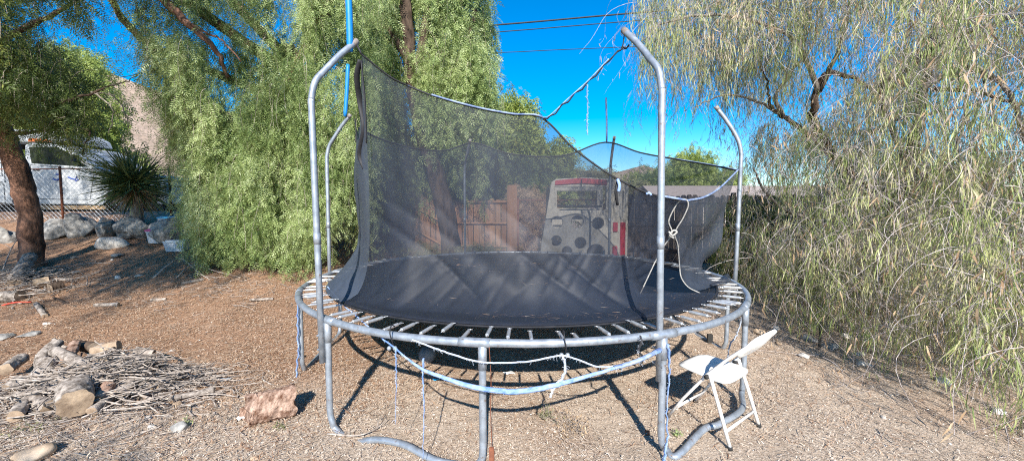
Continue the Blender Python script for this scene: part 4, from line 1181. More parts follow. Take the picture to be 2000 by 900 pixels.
# left corner at pole 1: net stands on the mat edge
front_st.append([pol(-46, 2.05, zm), pol(-45, 1.92, .90), pol(-43, 1.86, 1.2), pol(-41, 1.88, 1.8), pol(-39.5, 1.93, 2.3), TP[707]])
for px, ph in ((760, -33), (800, -26), (850, -18), (930, -8), (1000, 1), (1060, 9), (1115, 17), (1160, 25), (1200, 33)):
    t = TP[px]; pt = phi_of(t) ; f = min(1, (px - 707) / 120)
    front_st.append(st(ph, (pt + ph) / 2, t, 1.9 - .15 * f, 1.86 - .24 * f, .92))
front_st.append([pol(41, 2.05, zm), pol(40, 1.85, zm + .015), pol(37, 1.66, .93), pol(33, 1.58, 1.25), (pol(33, 1.58, 1.25) + TP[1250]) / 2, TP[1250]])
front_st.append([pol(49, 2.05, zm), pol(46, 1.82, zm + .012), at(1235, 560, 3.35), at(1262, 500, 3.28), at(1285, 450, 3.2), at(1290, 420, 3.12), TP[1290]])
slit_l = [pol(57, 2.05, zm), pol(52, 1.8, zm + .01), at(1250, 573, 3.40), at(1266, 540, 3.38), at(1290, 490, 3.34), at(1313, 457, 3.26), at(1309, 432, 3.22), at(1318, 408, 3.18), at(1330, 392, 3.14)]
front_st.append(slit_l)
net_root = MB(); netp = []
vs, fs, rowsA = patch(front_st, 20, 70, .016, 3)
q = MB(); q.add(vs, fs); net = q.build('safety_net', M['net'], tr, True, world_to=True)
P3a = at(1441, 333, 4.20)
slit_r = [at(1366, 571, 3.50), at(1345, 560, 3.48), at(1330, 540, 3.46), at(1325, 500, 3.38), at(1317, 457, 3.28), at(1333, 425, 3.2), at(1345, 405, 3.16), at(1343, 393, 3.15)]
right_st = [slit_r,
            [pol(63, 1.98, zm + .01), pol(62, 1.86, .93), pol(60, 1.80, 1.2), at(1365, 440, 3.42), at(1375, 386, 3.42)],
            [pol(73, 2.08, zm + .01), pol(73, 1.95, .95), pol(72, 1.9, 1.25), at(1392, 430, 3.72), at(1405, 368, 3.75)],
            [pol(83, 2.12, zm + .01), pol(82, 1.98, .95), at(1406, 480, 4.05), at(1416, 410, 4.10), P3a]]
vs, fs, rowsB = patch(right_st, 10, 30, .014, 5)
q = MB(); q.add(vs, fs); netr = q.build('door_flap', M['net3'], net, True); netr.data.transform(Matrix.Translation(tr.location).inverted())
def bst(ph, top, r=1.96): return [pol(ph, 2.04, zm), pol(ph, r + .02, .92), pol(ph, r - .02, 1.4), (pol(ph, r - .04, 1.4) + top) / 2, top]
T4a = at(700, 250, 4.72)
back_st = [[pol(83, 2.12, zm), pol(82, 2.02, .95), pol(82, 1.98, 1.3), pol(82, 2.06, 1.7), P3a], bst(97, at(1385, 322, 4.8)), bst(112, at(1320, 311, 5.35)), bst(127, at(1250, 298, 5.75)), bst(142, at(1182, 278, 6.02)),
           bst(157, at(1110, 302, 6.15)), bst(172, at(1050, 306, 6.2)), bst(187, at(985, 298, 6.3)), bst(202, at(925, 279, 6.28)), bst(217, at(870, 294, 5.95)), bst(232, at(810, 290, 5.6)),
           bst(247, at(745, 272, 5.1)), bst(262, T4a, 1.92)]
vs, fs, rowsC = patch(back_st, 6, 26, .012, 8)
q = MB(); q.add(vs, fs); netb = q.build('back_net', M['net'], net, True); netb.data.transform(Matrix.Translation(tr.location).inverted())
left_st = [bst(262, T4a, 1.92),
           [pol(276, 2.05, zm), pol(277, 1.92, .96), pol(278, 1.78, 1.35), at(692, 340, 4.3), at(697, 262, 4.3)],
           [pol(290, 2.06, zm), pol(291, 1.95, .95), pol(293, 1.74, 1.2), at(694, 360, 3.75), at(703, 290, 3.75)],
           [pol(303, 2.06, zm), pol(303, 1.98, .92), pol(306, 1.80, 1.15), at(702, 330, 3.3), at(704, 200, 3.25)],
           [pol(314, 2.05, zm), pol(315, 1.92, .90), pol(317, 1.86, 1.2), pol(319, 1.88, 1.8), pol(320.5, 1.93, 2.3), TP[707]]]
vs, fs, rowsD = patch(left_st, 10, 30, .016, 9)
q = MB(); q.add(vs, fs); netl = q.build('side_net', M['net2'], net, True); netl.data.transform(Matrix.Translation(tr.location).inverted())

# piping, seams, folds on the net
def trim(name, pts, r, mat, parent, flat=1.0, n=8, sub=1):
    q = MB(); q.tube(spline(pts, sub) if sub > 1 else pts, r, n, True, flat); o = q.build(name, mat, parent, True); o.data.transform(Matrix.Translation(tr.location).inverted()); return o
tp = rowsA[-1]
up = Vector((0, -.003, .004))
k = len(tp); i60 = min(range(k), key=lambda i: (tp[i] - TP[1060]).length); i85 = min(range(k), key=lambda i: (tp[i] - TP[850]).length)
i80 = min(range(k), key=lambda i: (tp[i] - TP[800]).length)
trim('edge_piping', [p + up for p in tp[:i80 + 1]], .0065, M['faded'], net)
trim('edge_piping', [p + up for p in tp[:i60 + 1]], .0065, M['black_web'], net)
trim('edge_piping', [p + up + Vector((0, -.006, .004)) for p in tp[i85 - 2:i60 + 1]], .007, M['blue_trim'], net)
trim('edge_piping', [p for p in tp[i60:]], .007, M['black_web'], net)
trim('edge_piping', [p + Vector((0, -.008, .006)) for p in [TP[1290]] + rowsB[-1]], .009, M['blue_trim'], net)
trim('edge_piping', [p + Vector((0, 0, .006)) for p in rowsC[-1][:13]], .007, M['faded'], netb)
trim('edge_piping', [p for p in rowsC[-1]], .011, M['black_web'], netb)
# strap from the low point up to pole 2
strap = [TP[1060], at(1075, 228, 2.82), at(1110, 196, 2.80), at(1150, 160, 2.78), at(1190, 118, 2.76), at(1212, 97, 2.75), at(1228, 92, 2.74)]
trim('torn_strap', [p + Vector((0, .006 * math.sin(i * 2.1), .012 * math.sin(i * 2.9))) for i, p in enumerate(spline(strap, 3))], [.0095 + .004 * math.sin(i * 1.7) ** 2 for i in range(3 * (len(strap) - 1) + 1)], M['black_web'], net, .5)
trim('torn_strap', [p + Vector((-.006, -.008, .006)) for p in strap[:5]], .004, M['faded'], net, sub=6)
trim('strap_tie', [T2 + Vector((0, 0, .0)), at(1217, 86, 2.74), at(1214, 96, 2.75), at(1224, 95, 2.745)], .004, M['black_web'], net, sub=4)
trim('torn_strap', [T1, at(703, 100, 2.93), TP[707]], .007, M['black_web'], net)
# dark gathered folds at the near left corner
for pts, r in (([at(704, 118, 2.95), at(697, 150, 3.0), at(703, 200, 3.1), at(711, 250, 3.1), at(703, 300, 3.2), at(713, 330, 3.2)], .022),
               ([at(706, 120, 2.94), at(713, 200, 2.95), at(716, 280, 2.95)], .012),
               ([at(693, 232, 4.6), at(696, 260, 4.55), at(695, 277, 4.5)], .014)):
    trim('gathered_fold', pts, r, M['black_web'], net, .45, 8, 6)
# white rope round the door slit
rope = [at(1250, 574, 3.38), at(1266, 540, 3.36), at(1290, 490, 3.32), at(1312, 457, 3.24), at(1306, 432, 3.20), at(1318, 405, 3.16), at(1329, 391, 3.12), at(1340, 390, 3.12), at(1344, 402, 3.14), at(1334, 426, 3.18), at(1318, 455, 3.25), at(1324, 480, 3.34), at(1327, 520, 3.43), at(1331, 543, 3.45), at(1345, 561, 3.46), at(1367, 572, 3.48)]
trim('rope_lacing', rope, .0056, M['rope'], netr, n=7, sub=6)
trim('rope_knot', [at(1306, 452, 3.22), at(1313, 460, 3.21), at(1322, 453, 3.22), at(1315, 450, 3.22), at(1308, 459, 3.22), at(1316, 465, 3.22)], .008, M['rope'], netr, n=7, sub=4)
trim('net_tie', [at(1206, 350, 2.87), at(1210, 362, 2.86), at(1208, 374, 2.86)], .012, M['faded'], net, sub=4)
trim('net_tie', [at(1262, 379, 2.92), at(1268, 377, 2.91), at(1272, 381, 2.91)], .009, M['faded'], net, sub=4)
trim('net_tie', [at(1206, 356, 2.89), at(1203, 375, 2.88), at(1206, 400, 2.92)], .011, M['black_web'], net, sub=4)
# net bunched over the rim at the right
q = MB()
pts = [pol(64, 2.0, zm + .03), pol(70, 2.12, zm + .035), pol(77, 2.2, zm + .03), pol(84, 2.31, zm + .02)]
q.tube(spline(pts, 6), [.02 + .03 * math.sin(PI * i / 18) for i in range(19)], 8, True, .5); o = q.build('bunched_net', M['net'], net, True); o.data.transform(Matrix.Translation(tr.location).inverted())
# dangling strips
def strip(label, pts, r, mat, flat=.35, name='fabric_strip', sub=8, wob=.002, seed=1, group=None, rs=None, cat='strip'):
    P = spline(pts, sub); rg = random.Random(seed)
    P = [p + Vector((rg.gauss(0, wob), rg.gauss(0, wob * .5), rg.gauss(0, wob * .4))) if 0 < i < len(P) - 1 else p for i, p in enumerate(P)]
    rad = rs(len(P)) if rs else r
    q = MB(); q.tube(P, rad, 8, True, flat)
    # frayed threads
    m0 = len(q.f)
    q.mi = 1
    for i in range(int(len(P) * 1.2)):
        p = rg.choice(P); d = Vector((rg.gauss(0, .010), rg.gauss(0, .008), -abs(rg.gauss(.008, .010))))
        q.tube([p, p + d * .5 + Vector((rg.gauss(0, .006), 0, .004)), p + d], .0008, 3, False)
    q.mi = 0
    o = q.build(name, [mat, M['fray']], None, False); origin_to(o, pts[0]); tag(o, label, cat, group); return o
strip('long torn strip dangling in the air below the strap in the net gap', [at(1146, 166, 2.78), at(1148, 200, 2.78), at(1147, 235, 2.78), at(1147, 262, 2.78)], .008, M['faded'], .5, seed=2)
fr = lambda px, py, dy=0: at(px, py, 2.2 + dy)
G = 'torn pad strips hanging from the rim'
strip('pale blue torn pad strip sagging across below the front rim', [at(640, 560, 3.55), at(668, 592, 3.15), at(700, 620, 2.85), at(732, 648, 2.55), at(772, 680, 2.32), at(818, 716, 2.2), at(870, 738, 2.17), at(930, 756, 2.16), at(1000, 764, 2.16), at(1060, 757, 2.17), at(1120, 742, 2.19), at(1200, 718, 2.22), at(1290, 686, 2.30)],
      .016, M['faded'], 1.0, seed=3, group=G, rs=lambda n_: [.005 + .0105 * max(0, math.sin(PI * min(1, max(0, (i / n_ - .36) / .62)))) for i in range(n_)])
strip('upper thin white torn strip strung just below the front rim', [at(805, 663, 2.22), at(840, 676, 2.2), at(885, 692, 2.2), at(930, 705, 2.2), at(970, 708, 2.2), at(1030, 706, 2.2), at(1080, 696, 2.2), at(1100, 694, 2.2), at(1130, 702, 2.22), at(1170, 716, 2.24), at(1225, 712, 2.26)], .005, M['fray'], 1.0, seed=4, group=G)
strip('short white strip linking the two sagging pad strips', [at(1100, 694, 2.2), at(1104, 715, 2.2), at(1098, 738, 2.19), at(1084, 752, 2.18), at(1075, 775, 2.18)], .007, M['fray'], 1.0, seed=5, group=G)
strip('left blue strip hanging straight down to a thread under the front rim', [at(773, 680, 2.32), at(774, 720, 2.32), at(774, 760, 2.32), at(772, 828, 2.32)], .009, M['faded'], .5, seed=6, group=G, rs=lambda n_: [.009 * (1 - .8 * i / n_) for i in range(n_)])
strip('second blue strip hanging to the ground, tied with a bright blue knot', [at(827, 700, 2.22), at(826, 740, 2.22), at(828, 800, 2.22), at(826, 895, 2.22)], .008, M['faded'], .5, seed=7, group=G, rs=lambda n_: [.012 * (1 - .75 * i / n_) for i in range(n_)])
strip('faded blue strip hanging down the outermost left leg', [at(581, 592, 3.62), at(582, 640, 3.62), at(582, 690, 3.62), at(579, 742, 3.6)], .012, M['faded'], .5, seed=8, group=G, wob=.004)
strip('frayed blue strip hanging beside the near right leg', [at(1304, 672, 2.38), at(1308, 720, 2.38), at(1303, 780, 2.38), at(1303, 850, 2.38), at(1296, 899, 2.36)], .012, M['faded'], .5, seed=9, group=G, wob=.003, rs=lambda n_: [.018 * (1 - .6 * math.sin(PI * i / n_)) for i in range(n_)])
strip('frayed white strip hanging between the two far right legs', [at(1450, 618, 3.3), at(1440, 650, 3.3), at(1425, 675, 3.3), at(1420, 708, 3.3)], .009, M['fray'], .5, seed=10, group=G, wob=.004)
strip('blue end of pad strip tied at the near right pole', [at(1200, 718, 2.22), at(1245, 704, 2.25), at(1290, 682, 2.32)], .015, M['blue_trim'], .8, seed=11, group=G)
# bungee loops with balls
def bungee(label, px, py, Y, len_px=22):
    a = at(px, py, Y)
    t = thing('bungee_tie', label, 'bungee', a, 0, 'bungee ties looped over the rim')
    q = MB(); q.tube(spline([a + Vector((.0, .06, .03)), a + Vector((0, 0, .055)), a + Vector((0, -.035, .02)), a + Vector((.01, -.03, -.03)), a + Vector((.012, -.005, -.07))], 6), .004, 6)
    q.build('cord', M['black_web'], t, True, world_to=True)
    for dx in (-.014, .022):
        bm = bmesh.new(); bmesh.ops.create_uvsphere(bm, u_segments=14, v_segments=10, radius=.014); me = bpy.data.meshes.new('ball'); bm.to_mesh(me); bm.free()
        o = link_mesh('ball', me, M['galv'], t, True); o.location = (dx, -.01, -.085)
bungee('grey bungee tie with two balls on the rim above the left hanging strip', 765, 652, 2.36)
bungee('grey bungee tie with two balls on the rim right of the middle leg', 1101, 664, 2.25)
strip('dark webbing tie wrapped round the rim near the near right pole', [at(1251, 655, 2.30), at(1252, 668, 2.27), at(1247, 685, 2.28), at(1256, 698, 2.28), at(1249, 712, 2.28)], .007, M['black_web'], .4, name='webbing_tie', seed=12, wob=.002, cat='tie')
# rusty stakes and wire
for px, py0, py1, Y, lb, w in ((960, 872, 940, 2.25, 'rusty metal stake standing beside the middle leg', .014), (1264, 840, 882, 2.66, 'rusty stake with pale tip left of the near right leg', .016), (1600, 628, 694, 4.28, 'dark metal stake standing among rocks at right', .014), (1386, 652, 690, 4.45, 'short dark stake under the right side of the trampoline', .03)):
    p = at(px, py1, Y); gz_ = zg(p.x, p.y); top = at(px + (3 if px == 1600 else 0), py0, Y)
    q = MB(); q.box(((p.x + top.x) / 2, Y, (gz_ - .1 + top.z) / 2), (w * 2, w, top.z - gz_ + .1)); q.box(((p.x + top.x) / 2 + w, Y + w, (gz_ - .1 + top.z) / 2 - .01), (w * .4, w * 2, top.z - gz_ + .06))
    o = q.build('metal_stake', M['rust'] if px not in (1600, 1386) else M['dark'], None, bevel=.003); origin_to(o, (p.x, Y, gz_)); tag(o, lb, 'stake')
q = MB(); q.tube(spline([at(955, 672, 2.23), at(959, 740, 2.235), at(958, 800, 2.24), at(961, 876, 2.25)], 6), .0025, 5); o = q.build('rusty_wire', M['rust'], None, True); origin_to(o, at(955, 672, 2.23)); tag(o, 'thin rusty wire tied from the rim down to the stake', 'wire')
q = MB(); q.tube(spline([at(1284, 760, 2.5), at(1276, 800, 2.58), at(1268, 842, 2.65)], 6), .0015, 4); o = q.build('rusty_wire', M['rust'], None, True); origin_to(o, at(1284, 760, 2.5)); tag(o, 'thin slack wire from the near right leg to the pale tipped stake', 'wire')
# things under the trampoline
p = ground_at(835, 708)
bm = bmesh.new(); bmesh.ops.create_uvsphere(bm, u_segments=24, v_segments=16, radius=.088); me = bpy.data.meshes.new('ball'); bm.to_mesh(me); bm.free()
o = link_mesh('ball', me, simple('scuffed_rubber', (.10, .10, .11), (.22, .21, .21), 9, .8), smooth=True); o.location = (p.x, p.y, p.z + .08); tag(o, 'scuffed grey ball lying in the shade under the trampoline', 'ball')
def scrap(label, px, py, w, h, mat, seed=1, name='litter_scrap', cat='scrap'):
    p = ground_at(px, py); rg = random.Random(seed); q = MB(); n_ = 9; vs = [p + Vector((0, 0, .03))]
    for i in range(n_):
        a = 2 * PI * i / n_; vs.append(p + Vector((w * math.cos(a) * rg.uniform(.6, 1), h * math.sin(a) * rg.uniform(.6, 1), .008 + rg.uniform(0, .03))))
    vs2 = [v - Vector((0, 0, .004)) for v in vs]
    fs = [(0, 1 + i, 1 + (i + 1) % n_) for i in range(n_)]
    q.add(vs + vs2, fs + [(n_ + 1, n_ + 2 + (i + 1) % n_, n_ + 2 + i) for i in range(n_)] + [(1 + i, n_ + 2 + i, n_ + 2 + (i + 1) % n_, 1 + (i + 1) % n_) for i in range(n_)])
    o = q.build(name, mat, None); origin_to(o, p); return tag(o, label, cat)
cy = simple('cyan_plastic', (.0, .25, .5), (.02, .38, .65), 5, .4)
scrap('bright cyan plastic scrap on the ground in front of the rim shadow', 851, 745, .045, .03, cy, 3)
scrap('white paper scrap at the edge of the mat shadow', 996, 732, .07, .04, M['white_plastic'], 4)
scrap('blue plastic scrap at the left edge of the brush pile', 4, 760, .06, .04, cy, 5)
scrap('white card scrap leaning at the left end of the log', 470, 822, .035, .03, M['white_plastic'], 6)
scrap('grey silvery plastic strip right of the brush pile', 432, 744, .13, .035, M['galv'], 7)

# ================================================================ CHAIR
def chair():
    O = Vector((1.475, 2.795, zg(1.475, 2.795)))
    t = thing('folding_chair', 'white folding chair standing on the dirt at the right of the trampoline', 'chair', O, math.atan2(.6, .8))
    # local x: width, y: forward (away from the camera)
    for s in (-1, 1):
        q = MB(); x = .205 * s
        path = [(x, .225, .012), (x, .11, .20), (x, -.06, .44), (x, -.20, .60), (x * .96, -.30, .70), (x * .8, -.335, .745)]
        q.tube(path, .0135, 10, True, .8); q.build('side_rail', M['white_metal'], t, True)
        q = MB(); x2 = .225 * s
        q.tube([(x2, -.235, .012), (x2 * .985, -.16, .24), (x2 * .97, -.085, .455)], .0125, 10, True, .8); q.build('rear_leg', M['white_metal'], t, True)
        q = MB(); q.tube([(x * .92, -.07, .435), (x * 1.17, -.07, .435)], .015, 12); q.build('hinge_knob', M['dark'], t, True)
        q = MB(); q.tube([(x2, -.237, 0), (x2, -.233, .022)], .016, 10); q.build('foot_cap', M['dark'], t, True)
        q = MB(); q.tube([(x, .23, 0), (x, .217, .022)], .016, 10); q.build('foot_cap', M['dark'], t, True)
    q = MB(); q.tube([(-.222, -.205, .11), (.222, -.205, .11)], .0095, 8); q.build('crossbar', M['white_metal'], t, True)
    q = MB(); q.tube([(-.205, .16, .115), (.205, .16, .115)], .0095, 8); q.build('crossbar', M['white_metal'], t, True)
    # seat: slightly dished rounded slab
    def slab(w, d, th, nx=12, ny=12, dish=.012, taper=0):
        vs = []; fs = []
        for side in (1, -1):
            for j in range(ny + 1):
                for i in range(nx + 1):
                    u, v = i / nx * 2 - 1, j / ny * 2 - 1
                    k = (abs(u) ** 5 + abs(v) ** 5) ** .2; k2 = max(abs(u), abs(v), 1e-6); f = k2 / max(k, 1e-6) if k > 0 else 1
                    X, Y_ = u * f * w / 2 * (1 - taper * v), v * f * d / 2
                    e = max(abs(u), abs(v)); edge = th * .5 * (1 - max(0, e - .86) / .14 * .6)
                    z = side * edge - dish * (1 - u * u) * (1 - v * v) * .8 - (.012 * max(0, v - .7) / .3)
                    vs.append((X, Y_, z))
        nn = (nx + 1) * (ny + 1)
        for s_ in (0, 1):
            for j in range(ny):
                for i in range(nx):
                    a = s_ * nn + j * (nx + 1) + i; fs.append((a, a + 1, a + nx + 2, a + nx + 1))
        bd = [i for i in range(nx)] + [nx + j * (nx + 1) for j in range(ny)] + [ny * (nx + 1) + i for i in range(nx, 0, -1)] + [j * (nx + 1) for j in range(ny, 0, -1)]
        for a, b_ in zip(bd, bd[1:] + bd[:1]): fs.append((a, b_, b_ + nn, a + nn))
        return vs, fs
    vs, fs = slab(.385, .38, .035, taper=.04)
    Mx = Matrix.Translation((0, .0, .422)) @ Matrix.Rotation(R(3), 4, 'X')
    q = MB(); q.add([Mx @ Vector(v) for v in vs], fs); q.build('seat', M['white_plastic'], t, True)
    vs, fs = slab(.385, .20, .022, dish=.025)
    Mx = Matrix.Translation((0, -.285, .685)) @ Matrix.Rotation(R(-54), 4, 'X')
    q = MB(); q.add([Mx @ Vector(v) for v in vs], fs); q.build('backrest', M['white_plastic'], t, True)
chair()

# ================================================================ LOGS, BRUSH, LITTER
def log_(label, a, b_, r, mat, group=None, name='log', seed=1, cut=True, cat='log', curve=0, taper=1.0, n=32, rough=.17, k=14):
    a, b_ = Vector(a), Vector(b_)
    t = thing(name, label, cat, (a + b_) / 2, 0, group)
    vs = []; fs = []; d = (b_ - a).normalized(); u = Vector((0, 0, 1)).cross(d)
    u = u.normalized() if u.length > .01 else Vector((1, 0, 0)); w = d.cross(u)
    for i in range(k + 1):
        s = i / k; c = a.lerp(b_, s) + u * curve * math.sin(PI * s) * (b_ - a).length
        for j in range(n):
            an = 2 * PI * j / n
            rr_ = r * (1 + (taper - 1) * s)
            dsp = 1 + .16 * noise.noise(Vector((math.cos(an) * 1.3, math.sin(an) * 1.3, s * 1.5 + seed * 5))) + rough * noise.noise(Vector((math.cos(an) * 5, math.sin(an) * 5, s * 6 + seed * 9)))
            if n > 60:
                fl = noise.cell(Vector((math.cos(an) * 3.2 + s * 1.5, math.sin(an) * 3.2, s * 7 + .6 * noise.noise(Vector((an * 3, s * 9, 1)))))); dsp += .035 * fl + .03 * noise.noise(Vector((math.cos(an) * 14, math.sin(an) * 14, s * 16)))
                c = c + d * (.012 * noise.noise(Vector((an * 2, seed, s))))
            if n < 60: dsp += .10 * (abs(noise.noise(Vector((math.cos(an) * 4, math.sin(an) * 4, s * 2 + seed)))) - .2)
            vs.append(c + (u * math.cos(an) + w * math.sin(an)) * rr_ * dsp)
    for i in range(k):
        for j in range(n): fs.append((i * n + j, i * n + (j + 1) % n, (i + 1) * n + (j + 1) % n, (i + 1) * n + j))
    q = MB(); q.add(vs, fs); q.build('bark', mat, t, True, world_to=True)
    for i, s in ((0, -1), (k, 1)):
        ring = vs[i * n:(i + 1) * n]; c = sum(ring, Vector()) / n
        q = MB(); q.add([c + d * s * .003] + ring, [(0, 1 + j, 1 + (j + 1) % n) for j in range(n)]); q.build('cut_end', M['wood_cut'] if cut else mat, t, world_to=True)
    return t
def gp(px, py, dz=0): p = ground_at(px, py); return p + Vector((0, 0, dz))
M['bark_log'] = simple('flaky_log_bark', (.10, .045, .025), (.50, .35, .27), 17, .9, 0, 1, 26, .2, (1.6, .6, 1), .02)
pa, pb = gp(468, 842), gp(566, 815)
log_('short thick cut log with flaky orange bark lying left of the trampoline', pa + Vector((0, .10, .095)), pb + Vector((0, .09, .10)), .118, M['bark_log'], seed=4, cut=False, n=110, rough=.07, k=70)
GL = 'logs heaped in the brush pile'
M['bark_log'] = M['bark_log']
def pl(label, p0, p1, z0, z1, r, mat='wood_grey', seed=1, **k):
    a, b_ = gp(*p0), gp(*p1); return log_(label, a + Vector((0, 0, z0 * 1.6)), b_ + Vector((0, 0, z1 * 1.6)), r * 1.0, M[mat], GL, seed=seed, **k)
pl('thick grey log at the lower centre of the brush pile, cut end facing out', (150, 826), (150, 800), .09, .12, .10, seed=2)
pl('grey curved log standing at the upper left of the brush pile', (92, 745), (115, 720), .06, .16, .05, seed=3, curve=.15)
pl('pale split log on top of the brush pile', (184, 728), (236, 722), .13, .15, .055, 'wood_cut', 4)
pl('upright short split log in the middle of the brush pile', (250, 760), (240, 745), .05, .13, .04, 'wood_cut', 5)
pl('grey log crossing the centre of the brush pile', (110, 730), (205, 765), .14, .09, .045, seed=6)
pl('rounded grey log end facing right in the middle of the pile', (170, 780), (205, 768), .07, .08, .06, seed=7)
pl('small log with pale round end left of the thick one', (105, 768), (122, 784), .08, .06, .045, seed=8)
pl('grey log lying lower left of the brush pile', (30, 830), (92, 785), .04, .06, .045, seed=9, curve=.08)
pl('dark charred log at the top of the brush pile', (150, 712), (186, 718), .13, .13, .05, 'bark_dark', 10)
pl('small round log end at the right side of the brush pile', (300, 772), (308, 764), .04, .04, .035, seed=11)
pl('pale forked branch lying right of the brush pile', (330, 790), (418, 772), .03, .03, .022, 'wood_grey', 12, cut=False)
pl('grey log slanting at the lower right of the brush pile', (180, 820), (235, 785), .04, .06, .035, seed=13)
pl('short log with cut face at the far left of the brush pile', (12, 745), (45, 725), .07, .08, .05, seed=14)
pl('pale short log left of the second cut end', (340, 800), (352, 795), .02, .02, .022, 'wood_cut', 15)
pl('dark log across the right side of the brush pile', (265, 735), (320, 745), .10, .07, .04, 'bark_dark', 16)
for i, (p0, p1, z0, z1, r, mt, lb) in enumerate([
        ((70, 760), (100, 745), .05, .12, .06, 'wood_grey', 'stubby grey chunk at the left shoulder of the brush pile'),
        ((130, 745), (150, 722), .10, .16, .045, 'bark_log', 'reddish bark piece near the top left of the brush pile'),
        ((205, 750), (225, 735), .13, .15, .05, 'bark_dark', 'dark stump piece in the heart of the brush pile'),
        ((235, 790), (262, 775), .05, .09, .05, 'wood_grey', 'grey chunk at the lower middle right of the brush pile'),
        ((265, 715), (300, 712), .10, .07, .045, 'wood_grey', 'grey chunk at the upper right of the brush pile'),
        ((60, 800), (100, 812), .05, .04, .055, 'wood_grey', 'thick grey piece at the lower left edge of the brush pile'),
        ((195, 805), (215, 790), .06, .10, .045, 'bark_log', 'reddish bark chunk behind the slanting grey log'),
        ((20, 775), (48, 765), .04, .07, .06, 'wood_grey', 'grey chunk at the far left side of the brush pile')]):
    pl(lb, p0, p1, z0, z1, r, mt, 60 + i)
# second heap at the far left
GL2 = 'logs in the heap by the reddish trunk'
for i, (p0, p1, z0, z1, r, mt, lb) in enumerate([
        ((28, 560), (60, 530), .04, .26, .10, 'wood_grey', 'broad grey log leaning in the heap at the left tree'),
        ((66, 566), (98, 560), .10, .10, .075, 'wood_cut', 'pale short log at the right of the left heap'),
        ((98, 572), (122, 566), .07, .07, .085, 'bark_dark', 'dark hollow log end at the right of the left heap'),
        ((5, 590), (40, 588), .08, .08, .085, 'wood_grey', 'grey log with tan cut end at the left frame edge'),
        ((72, 600), (88, 622), .05, .03, .03, 'wood_grey', 'thin pale branch pointing down from the left heap'),
        ((185, 600), (232, 598), .03, .03, .028, 'wood_grey', 'pale flat branch piece lying in the litter'),
        ((105, 585), (150, 602), .03, .01, .016, 'bark_dark', 'thin dark branch stretching right from the left heap'),
        ((295, 588), (325, 586), .015, .015, .02, 'wood_grey', 'small bark piece lying in the litter'),
        ((355, 556), (398, 548), .02, .02, .026, 'bark_grey', 'short dark branch near the pepper foliage'),
        ((488, 588), (534, 586), .02, .02, .02, 'wood_grey', 'pale stick lying right of the pepper foliage edge')]):
    a, b_ = gp(*p0), gp(*p1); log_(lb, a + Vector((0, 0, z0)), b_ + Vector((0, 0, z1)), r, M[mt], GL2 if i < 5 else None, seed=30 + i, cat='log' if i < 4 else 'branch', name='log' if i < 4 else 'branch')
q = MB(); q.tube(spline([gp(5, 600, .03), gp(30, 597, .05), gp(62, 594, .03)], 4), .02, 8, True, .5); o = q.build('red_strap', simple('red_strap', (.5, .04, .02), (.7, .08, .04), 6), None, True); origin_to(o, gp(5, 600)); tag(o, 'bright red strap lying below the left heap', 'strap')
# longer bare branches
def stick(label, pts, r, mat='twig', seed=1, forks=3, group='loose bare branches on the ground'):
    P = [gp(x, y, z) for x, y, z in pts]; rg = random.Random(seed); q = MB(); S_ = spline(P, 6); k = len(S_)
    q.tube(S_, [r * (1 - .7 * i / k) for i in range(k)], 7)
    for f in range(forks):
        i = rg.randrange(k // 4, k - 2); p = S_[i]; d = (S_[i + 1] - S_[i - 1]).normalized(); side = Vector((-d.y, d.x, 0)) * rg.choice((-1, 1))
        L_2 = rg.uniform(.1, .3); q.tube(spline([p, p + (d + side * .7) * L_2 * .5 + Vector((0, 0, .02)), p + (d + side * .6) * L_2], 4), [r * .45] * 8 + [r * .2], 5)
    o = q.build('bare_branch', M[mat], None, True); origin_to(o, P[0]); return tag(o, label, 'branch', group)
stick('forked bare branch lying by the left edge of the pepper foliage', [(300, 545, .02), (330, 530, .12), (356, 520, .14), (390, 540, .06), (410, 548, .02)], .018, seed=1)
stick('thin pale branch curving toward the pepper foliage', [(345, 545, .02), (375, 528, .1), (420, 540, .1), (470, 545, .03)], .012, seed=2)
stick('long bare branch across the top of the brush pile', [(30, 805, .1), (120, 775, .16), (200, 768, .2), (230, 800, .1), (330, 800, .05)], .012, seed=3)
stick('curved branch at the right end of the brush pile', [(290, 700, .1), (320, 720, .14), (322, 750, .1), (300, 735, .1)], .011, seed=4)
stick('long thin branch reaching right from the brush pile', [(220, 770, .12), (290, 790, .06), (350, 785, .04), (415, 775, .03)], .012, seed=5)
stick('pale thick stick at the upper left of the brush pile', [(108, 700, .2), (130, 712, .18), (165, 702, .16), (180, 705, .14)], .018, seed=6)
stick('branch leaning over the left side of the brush pile', [(-10, 790, .05), (50, 795, .12), (105, 750, .22), (130, 720, .2)], .012, seed=7)
stick('thin branch with prongs rising at the left tree heap', [(6, 540, .1), (25, 515, .3), (48, 490, .42)], .012, seed=8)
stick('thin dry stick lying in front of the buried leg bar', [(640, 850, .01), (700, 855, .02), (740, 838, .02), (756, 825, .03)], .007, seed=9, forks=1)
stick('thin twig lying on the open dirt right of the pepper tree', [(455, 598, .01), (480, 602, .03), (500, 610, .01)], .006, seed=10, forks=1)
